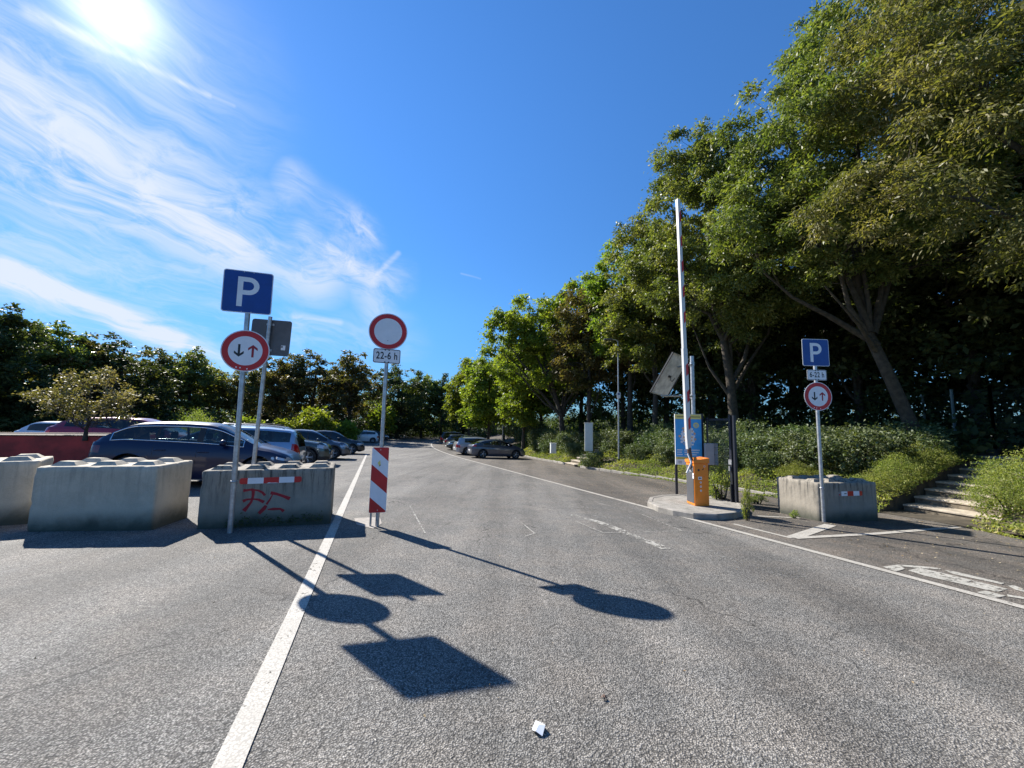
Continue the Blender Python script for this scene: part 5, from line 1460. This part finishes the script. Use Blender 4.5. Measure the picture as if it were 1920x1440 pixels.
wp = [(6.5, 36, 1.0), (9, 31, .95), (11.5, 28.5, 1.0), (13, 25, 1.0), (13.5, 21.5, .95), (16.5, 22.5, 1.05), (16.5, 18.2, .9), (20, 19.5, 1.05), (18.2, 15.0, .95), (22, 15.5, 1.1), (20, 11.5, .95), (23.5, 11.5, 1.1), (20.5, 7.8, .9),
      (27, 20, 1.2), (23, 27, 1.2), (18, 33, 1.2)]
for i, ((x, y, s), lab) in enumerate(zip(wp, wl)):
    c = tW if i == 0 else copy_tree(tW)
    put(c, x, y, s, i * 2.4, 'dark woodland tree on the bank, ' + lab, 'tree', 'dark trees of the wood on the right')
# treeline at the left and the far end
GL = 'treeline round the far side of the car park'
tL = make_tree('lime_tree', [(0, 0, 5.5, 3.4, 3.2, 3.3), (-1.4, 0, 3.6, 2.8, 2.6, 2.2), (1.6, 0, 3.8, 2.6, 2.6, 2.4), (.3, 0, 8.0, 2.2, 2.1, 1.9), (0, -.5, 1.9, 3.2, 2.4, 1.4)], [(0, 0, -.3), (0, 0, 1.5), (.1, 0, 3.5), (0, 0, 6), (0, 0, 8.5)], 1, 220, 110, (.26, .5), 'leaf_dark', 'bark', .2, 21, -.3, .62, 34)
tM = make_tree('oak_tree', [(0, 0, 6.3, 3.2, 3.0, 2.5), (-2.0, 0, 5.0, 2.0, 2.0, 2.2), (2.0, 0, 5.4, 2.1, 2.1, 2.2), (.6, 0, 8.0, 1.9, 1.9, 1.4), (0, 0, 2.6, 2.6, 2, 1.5)], [(0, 0, -.3), (0, 0, 1.5), (.2, 0, 3), (0, 0, 5), (0, 0, 7.5)], 1, 170, 100, (.26, .5), 'leaf_brown', 'bark', .2, 22, -.3, .6, 46, shell=.35)
tN = make_tree('lime_tree', [(0, 0, 5.4, 2.9, 2.8, 3.0), (1.2, 0, 7.2, 1.7, 1.7, 1.7), (-1.3, 0, 6.4, 1.7, 1.7, 1.7), (0, 0, 2.6, 2.8, 2.4, 1.9)], [(0, 0, -.3), (0, 0, 1.5), (.1, 0, 3.5), (0, 0, 6), (0, 0, 8)], 1, 170, 110, (.28, .5), 'leaf_ash', 'bark', .17, 23, -.3, .6, 30)
tO = make_tree('conical_tree', [(0, 0, 3.4, 2.6, 2.5, 2.8), (0, 0, 6.4, 1.7, 1.7, 2.2), (0, 0, 8.6, .8, .8, 1.5)], [(0, 0, -.3), (0, 0, 2), (0, 0, 5), (0, 0, 8), (0, 0, 9.4)], 1, 150, 110, (.26, .5), 'leaf_dark', 'bark', .16, 24, -.3, .55, 24)
used = set()
def far(proto, px, Y, ytop, hgt, rz, lab, wide=1.0):
    q = at(px, 800, Y); z0 = gz(q.x, Y) - .1; h = at(px, ytop, Y).z - z0; s = h / hgt
    c = proto if proto.name not in used else copy_tree(proto)
    used.add(proto.name)
    c.location = (q.x, Y, z0); c.rotation_euler = (0, 0, rz); c.scale = (s * wide, s * wide, s)
    tag(c, lab, 'tree', GL)
far(tL, -40, 27, 572, 9.8, 0, 'tall dark tree at the far left edge of the picture')
far(tN, 62, 31, 602, 8.8, 1, 'green tree second from the left edge in the treeline', 1.1)
far(tM, 130, 33, 628, 9.2, 2, 'brownish tree between the left edge trees and the big round one')
far(tL, 215, 35, 628, 9.8, 3, 'big round dark tree above the planter shrub', 1.25)
far(tM, 255, 40, 655, 9.2, 1.1, 'brown crowned tree right of the big round dark tree', 1.1)
far(tN, 300, 42, 676, 8.8, 4, 'green tree behind the dark blue car')
far(tN, 350, 43, 655, 8.8, 5.2, 'upright green tree left of the leaning parking sign')
far(tN, 405, 47, 700, 8.8, .6, 'low tree seen just left of the sign post')
far(tM, 440, 46, 690, 9.2, .2, 'drooping brownish tree behind the two left sign posts', 1.2)
far(tM, 515, 50, 672, 9.2, 2.0, 'brown tree with bare stems right of the two left posts', 1.15)
far(tM, 585, 52, 662, 9.2, 3.4, 'brown topped tree above the silver blue estate car', 1.15)
far(tM, 655, 53, 667, 9.2, 4.9, 'brown topped tree left of the empty round sign', 1.2)
far(tL, 745, 62, 680, 9.8, 2.2, 'large round green tree behind the empty round sign', 1.2)
far(tN, 790, 66, 700, 8.8, 3.1, 'green tree right of the round sign pole', 1.0)
far(tO, 827, 66, 698, 10.0, 0, 'dark pointed tree at the end of the aisle', 1.15)
far(tL, 862, 74, 728, 9.8, 5.0, 'dark low tree closing the end of the aisle')
far(tN, 705, 68, 735, 8.8, 5.6, 'small tree behind the white city car')
for i, (px, Y, yt) in enumerate([(10, 40, 640), (110, 44, 660), (180, 46, 665), (280, 52, 690), (385, 58, 715), (480, 62, 700), (550, 64, 700), (625, 66, 700), (690, 74, 720), (780, 82, 722), (850, 84, 735), (900, 80, 715), (-110, 25, 560), (-200, 30, 520)]):
    far(tL, px, Y, yt, 9.8, i * 1.7, 'dark second-rank tree of the treeline ' + ['behind the left edge trees', 'behind the gap left of the round tree', 'behind the big round tree', 'behind the dark blue car roof', 'behind the parking sign', 'behind the grey plate back', 'behind the estate car', 'behind the black car', 'behind the white city car', 'behind the pointed tree', 'at the very end of the aisle', 'behind the last cars on the right', 'beyond the left picture edge', 'well beyond the left picture edge'][i], 1.25)

# shrubs
def make_shrub(name, lobes, n, leaf, m, seed, stems=9, h=1.0):
    g = np.random.default_rng(seed); root = empty(name); b = MB()
    for k in range(stems):
        l = lobes[k % len(lobes)]; a = g.uniform(0, 6.3)
        b.tube([(g.normal() * .08, g.normal() * .08, -.1), (l[0] * .5 + math.cos(a) * .12, l[1] * .5 + math.sin(a) * .12, l[2] * .6), (l[0] + math.cos(a) * l[3] * .6, l[1] + math.sin(a) * l[4] * .6, l[2] + l[5] * .4)], [.025, .016, .006], 'bark', 5, False)
    b.build('stems', root)
    C = []
    vol = np.array([l[3] * l[4] * l[5] for l in lobes]) ** .7; vol /= vol.sum()
    for l, k in zip(lobes, (vol * n).astype(int)):
        nc = max(6, k // 42); cc = rdir(nc, .25, g) * (g.uniform(.45, 1.0, nc) ** .5)[:, None]
        ids = g.integers(0, nc, k); r = g.normal(size=(k, 3)) * .17
        p = (cc[ids] + r) * np.array([l[3], l[4], l[5]]) + np.array(l[:3]); C.append(p)
    C = np.concatenate(C); C = C[C[:, 2] > .02]
    D = rdir(len(C), .15, g); Ls = leaf[0] * g.uniform(.6, 1.3, len(C))
    leaf_mesh('foliage', C, D, rdir(len(C), .8, g), Ls, Ls * leaf[1], m, root)
    return root
sA = make_shrub('shrub', [(0, 0, .55, .75, .65, .55), (.5, .1, .45, .5, .5, .45), (-.55, 0, .42, .5, .5, .42), (.1, -.3, .8, .4, .4, .35)], 5200, (.075, .55), 'leaf_shrub', 31)
sB = make_shrub('shrub', [(0, 0, .5, .7, .6, .5), (.4, -.2, .6, .5, .45, .45), (-.5, .1, .5, .45, .5, .5)], 4600, (.085, .5), 'leaf_shrub', 32)
sC = make_shrub('shrub', [(0, 0, .45, .8, .8, .45), (.6, .2, .4, .5, .5, .4), (-.5, -.2, .5, .5, .5, .4), (0, 0, .75, .45, .45, .4)], 8500, (.055, .32), 'leaf_cover', 33)
def shrub(proto, p, q, s, rz, lab, sz=None, group='shrubs on the bank', dz=0.0):
    x, y = W(p, q)
    c = proto if proto.name not in used else copy_tree(proto)
    used.add(proto.name)
    c.location = (x, y, bz(x, y) - .05 + dz); c.rotation_euler = (0, 0, rz); c.scale = (s, s, sz or s)
    tag(c, lab, 'shrub', group)
# hedge-like row on the crest of the bank, from the stairs back to the hatchback
hd = [(14.4, 7.9, 1.15, 'rounded shrub at the left side of the right steps'), (15.6, 7.3, 1.0, 'shrub higher up beside the right steps'), (14.2, 9.0, 1.1, 'shrub behind the right concrete block'), (15.4, 8.6, 1.15, 'shrub under the leaning trunk'),
      (16.9, 7.7, 1.0, 'dark shrub by the top of the right steps'), (14.3, 10.2, 1.05, 'shrub left of the right parking sign'), (15.6, 10.3, 1.1, 'second row shrub behind the right parking sign'), (14.2, 11.5, 1.0, 'shrub right of the wire gate'),
      (15.3, 12.0, 1.1, 'shrub at the foot of the forked ash'), (14.1, 12.8, 1.0, 'shrub behind the wire gate'), (14.2, 14.0, 1.0, 'shrub behind the poster board'), (15.3, 14.8, 1.1, 'second row shrub behind the poster board'),
      (14.2, 15.3, .95, 'shrub just left of the poster board'), (14.2, 16.5, 1.0, 'shrub between poster board and lamp post'), (15.2, 17.4, 1.1, 'second row shrub near the lamp post'), (14.1, 18.6, 1.05, 'shrub at the foot of the lamp post'),
      (14.0, 20.2, 1.1, 'shrub right of the tall cabinet'), (14.3, 22.2, 1.1, 'shrub in front of the tall cabinet'), (13.9, 24.4, 1.1, 'shrub left of the tall cabinet'), (14.1, 26.6, 1.15, 'shrub below the broad bright tree'),
      (14.4, 28.8, 1.2, 'shrub above the small low cabinet'), (14.8, 31.2, 1.25, 'shrub above the nearest hatchback bonnet'), (15.2, 33.8, 1.4, 'shrub above the nearest hatchback'), (15.8, 37.0, 1.7, 'tall pale shrub behind the silver estate car'),
      (16.2, 40.5, 1.9, 'tall pale shrub behind the olive green car'), (17, 45, 2.0, 'tall shrub behind the last cars of the right row')]
for i, (p, q, s, lab) in enumerate(hd):
    shrub((sA, sB)[i % 2], p - .35, q, s * 1.18, i * 1.9, lab, s * (1.0 if q < 11 else 1.22))
rt = [(12.15, 4.15, .80, 'feathery shrub at the foot of the right side of the steps'), (13.1, 3.95, .95, 'feathery shrub beside the lower steps on their right'), (14.1, 3.45, 1.0, 'feathery shrub halfway up the right side of the steps'), (15.2, 3.2, 1.0, 'feathery shrub near the top right of the steps'),
      (12.2, 3.1, .95, 'low feathery shrub at the right edge beside the kerb'), (13.6, 3.0, 1.25, 'feathery shrub at the right picture edge'), (16.5, 3.2, 1.2, 'feathery shrub at the top right of the steps'), (15.3, 2.8, 1.3, 'feathery shrub beyond the right picture edge')]
for i, (p, q, s, lab) in enumerate(rt): shrub(sC, p, q, s, i * 2.1, lab, s * 1.0, 'feathery shrubs right of the steps')
fr = [(13.0, 9.9, .8, 'front row shrub right of the gate, behind the sign'), (13.0, 12.0, .8, 'front row shrub seen through the wire gate'), (13.0, 14.6, .85, 'front row shrub left of the poster board'), (12.9, 17.0, .8, 'front row shrub below the lamp post'),
      (11.5, 19.0, .78, 'small shrub hiding the right foot of the tall cabinet'), (13.4, 19.6, .95, 'front row shrub behind the tall cabinet'), (12.9, 23.4, .9, 'front row shrub between the two cabinets'), (13.2, 28.0, 1.0, 'front row shrub near the hatchback bonnet'),
      (13.6, 31.0, 1.0, 'front row shrub ahead of the steel blue hatchback')]
for i, (p, q, s, lab) in enumerate(fr): shrub((sB, sA)[i % 2], p, q, s, i * 1.7, lab, s)
lf = [(13.7, 6.6, .72, 'feathery clump beside the fourth step'), (14.7, 6.65, .75, 'feathery clump beside the sixth step'), (12.7, 6.55, .66, 'low feathery clump left of the lowest steps'), (15.6, 6.8, .7, 'feathery clump left of the upper steps'), (12.7, 8.6, .62, 'feathery clump right behind the right concrete block')]
for i, (p, q, s, lab) in enumerate(lf): shrub(sC, p, q, s, i * 1.3, lab, s * .9, 'feathery shrubs left of the steps')
# ground cover on the bank: stuff
def cover(name, n, q0, q1, t0, t1, hfun, leaf, m, label, seed):
    g = np.random.default_rng(seed); q = g.uniform(q0, q1, n); t = g.uniform(t0, t1, n) 
    C = np.zeros((n, 3)); keep = np.ones(n, bool)
    for i in range(n):
        k = kerb_p(q[i]); x, y = W(k + t[i], q[i])
        if (4.5 < q[i] < 6.05 and t[i] < 6.3) or (20.6 < q[i] < 21.8 and t[i] < 2.9): keep[i] = False; continue
        hh = hfun(t[i], q[i]) * (.55 + .45 * math.sin(x * 2.3 + 1) * math.sin(y * 2.9) + .25 * math.sin(x * 7 + y * 5))
        C[i] = (x, y, bz(x, y) + max(.02, hh) * g.uniform(.1, 1.0) ** .6)
    C = C[keep]; n = len(C)
    Ls = leaf[0] * g.uniform(.6, 1.4, n)
    o = leaf_mesh(name, C, rdir(n, .5, g), rdir(n, .8, g), Ls, Ls * leaf[1], m)
    tag(o, label, 'ground cover', kind='stuff')
cover('ground_cover', 74000, -4, 16, -.12, 3.8, lambda t, q: .10 + .22 * min(1, t / .8), (.075, .42), 'leaf_cover', 'light green weedy ground cover on the slope of the bank', 41)
cover('ground_cover', 30000, 16, 40, .05, 3.6, lambda t, q: .10 + .34 * min(1, t / 1.2), (.11, .42), 'leaf_cover', 'light green weedy ground cover on the far part of the bank', 42)
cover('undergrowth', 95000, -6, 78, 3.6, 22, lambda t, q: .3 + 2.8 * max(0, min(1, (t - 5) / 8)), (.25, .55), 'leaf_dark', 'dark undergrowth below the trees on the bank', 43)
# understory behind the left cars and at the aisle end
g_ = np.random.default_rng(50)
n = 60000
p_ = g_.uniform(-30, 12, n); q_ = 0 * p_
pts = []
line = [(-60, 24), (-34, 31), (-27, 40), (-25, 46), (-23, 55), (-20, 66), (-9, 73), (-2, 70)]
cum = [0]
for a, c in zip(line[:-1], line[1:]): cum.append(cum[-1] + math.hypot(c[0] - a[0], c[1] - a[1]))
s_ = g_.uniform(0, cum[-1], n); lx = np.interp(s_, cum, [a[0] for a in line]); ly = np.interp(s_, cum, [a[1] for a in line])
off = g_.normal(size=(n, 2)) * 1.2
C = np.zeros((n, 3)); C[:, 0] = lx + off[:, 0]; C[:, 1] = ly + off[:, 1]
hmod = 1.8 + .9 * np.sin(s_ * .6) + .6 * np.sin(s_ * 1.7)
for i in range(n): C[i, 2] = gz(C[i, 0], C[i, 1])
C[:, 2] += np.abs(g_.uniform(0, 1, n)) ** .7 * hmod
Ls = .26 * g_.uniform(.6, 1.3, n)
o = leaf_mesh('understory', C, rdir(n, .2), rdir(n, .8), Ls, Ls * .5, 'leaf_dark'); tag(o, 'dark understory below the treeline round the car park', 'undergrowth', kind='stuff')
# light shrubs between the left cars and the treeline
def fshrub(proto, px, Y, ytop, lab, wide=1.0, group='pale bushes beyond the left row of cars'):
    q = at(px, 810, Y); z0 = gz(q.x, Y); h = at(px, ytop, Y).z - z0
    c = copy_tree(proto); s = h / 1.15
    c.location = (q.x, Y, z0); c.rotation_euler = (0, 0, px * .1); c.scale = (s * wide, s * wide, s); tag(c, lab, 'bush', group)
sD = make_shrub('bush', [(0, 0, .6, .6, .55, .5), (.3, 0, .8, .35, .35, .35), (-.35, 0, .5, .4, .4, .4)], 3200, (.13, .5), 'leaf_bright', 34)
q0 = at(712, 810, 57); sD.location = (q0.x, 57, gz(q0.x, 57)); sD.scale = (3.3, 3.3, 4.0); tag(sD, 'bright yellow green bush behind the small white car', 'bush', 'pale bushes beyond the left row of cars')
fshrub(sD, 592, 42, 768, 'yellow green bush above the black sport utility car')
fshrub(sD, 650, 46, 790, 'low yellow green bush left of the small white car', 1.1)
fshrub(sC, 370, 27, 772, 'brownish bush peeping over the dark blue car roof', .8)
fshrub(sD, 472, 34, 785, 'pale low bush seen between the two left sign posts', .9)
fshrub(sD, 540, 40, 788, 'pale low bush above the silver blue estate car', 1.0)
# seed-head shrub growing from the planter
sE = make_tree('planter_shrub', [(0, 0, .95, .75, .6, .40), (-.75, 0, .85, .45, .4, .22), (.72, 0, .85, .42, .4, .25), (-.2, 0, 1.28, .38, .35, .2), (.35, 0, 1.32, .30, .3, .18), (-.4, 0, .55, .5, .45, .22), (.4, 0, .55, .45, .4, .2)],
               [(0, 0, -.1), (0, 0, .12), (.02, 0, .25), (0, 0, .5)], 1, 150, 46, (.055, .6), 'leaf_seed', 'bark', .035, 61, .1, .17, 60)
pxs = at(172, 814, 10.6)
sE.location = (pxs.x, 10.45, pxs.z - .05); sE.scale = (1.35, 1.35, 1.22); tag(sE, 'spreading shrub with brownish seed heads growing out of the maroon planter', 'shrub')
# weeds on the island and beside the gate
wA = make_shrub('weed_clump', [(0, 0, .28, .32, .25, .28), (.1, 0, .45, .2, .2, .22)], 1500, (.06, .35), 'leaf_cover', 71, 5)
q = G(1352, 945); wA.location = (q.x, q.y, q.z + .1); wA.scale = (1.15, 1.0, 1.25); tag(wA, 'green weed clump growing at the foot of the wire gate', 'weeds', 'weed clumps round the island')
c = copy_tree(wA); q = G(1402, 977); c.location = (q.x, q.y, q.z); c.scale = (.35, .35, 1.1); tag(c, 'thin tall weed at the right tip of the traffic island', 'weeds', 'weed clumps round the island')
c = copy_tree(wA); q = G(1490, 972); c.location = (q.x, q.y, q.z); c.scale = (.3, .3, .25); tag(c, 'tiny weed at the foot of the right concrete block', 'weeds', 'weed clumps round the island')
c = copy_tree(wA); q = G(1440, 950); c.location = (q.x, q.y + .4, q.z); c.scale = (.8, .5, .35); tag(c, 'low weeds between the wire gate and the right block', 'weeds', 'weed clumps round the island')
# fallen leaves and chips on the asphalt: stuff
g = np.random.default_rng(77); n = 5200
q = g.uniform(.3, 26, n); u = g.uniform(0, 1, n)
t = np.where(g.uniform(0, 1, n) < .86, 6.1 + (g.uniform(0, 1, n) ** .6) * 5.3, g.uniform(-5, 6, n))
C = np.zeros((n, 3))
for i in range(n):
    x, y = W(min(t[i], kerb_p(q[i]) - .02), q[i]); C[i] = (x, y, gz(x, y) + .012)
D = rdir(n, 0, g); D[:, 2] *= .15; D /= np.linalg.norm(D, axis=1)[:, None]
Ls = g.uniform(.012, .04, n); Ls[t < 6.0] *= .6
o = leaf_mesh('fallen_leaves', C, D, rdir(n, 2.5, g), Ls, Ls * .45, 'leaf_dry'); tag(o, 'small dry leaves and chips scattered over the asphalt', 'fallen leaves', kind='stuff')
for name in ('sun_dummy',): pass
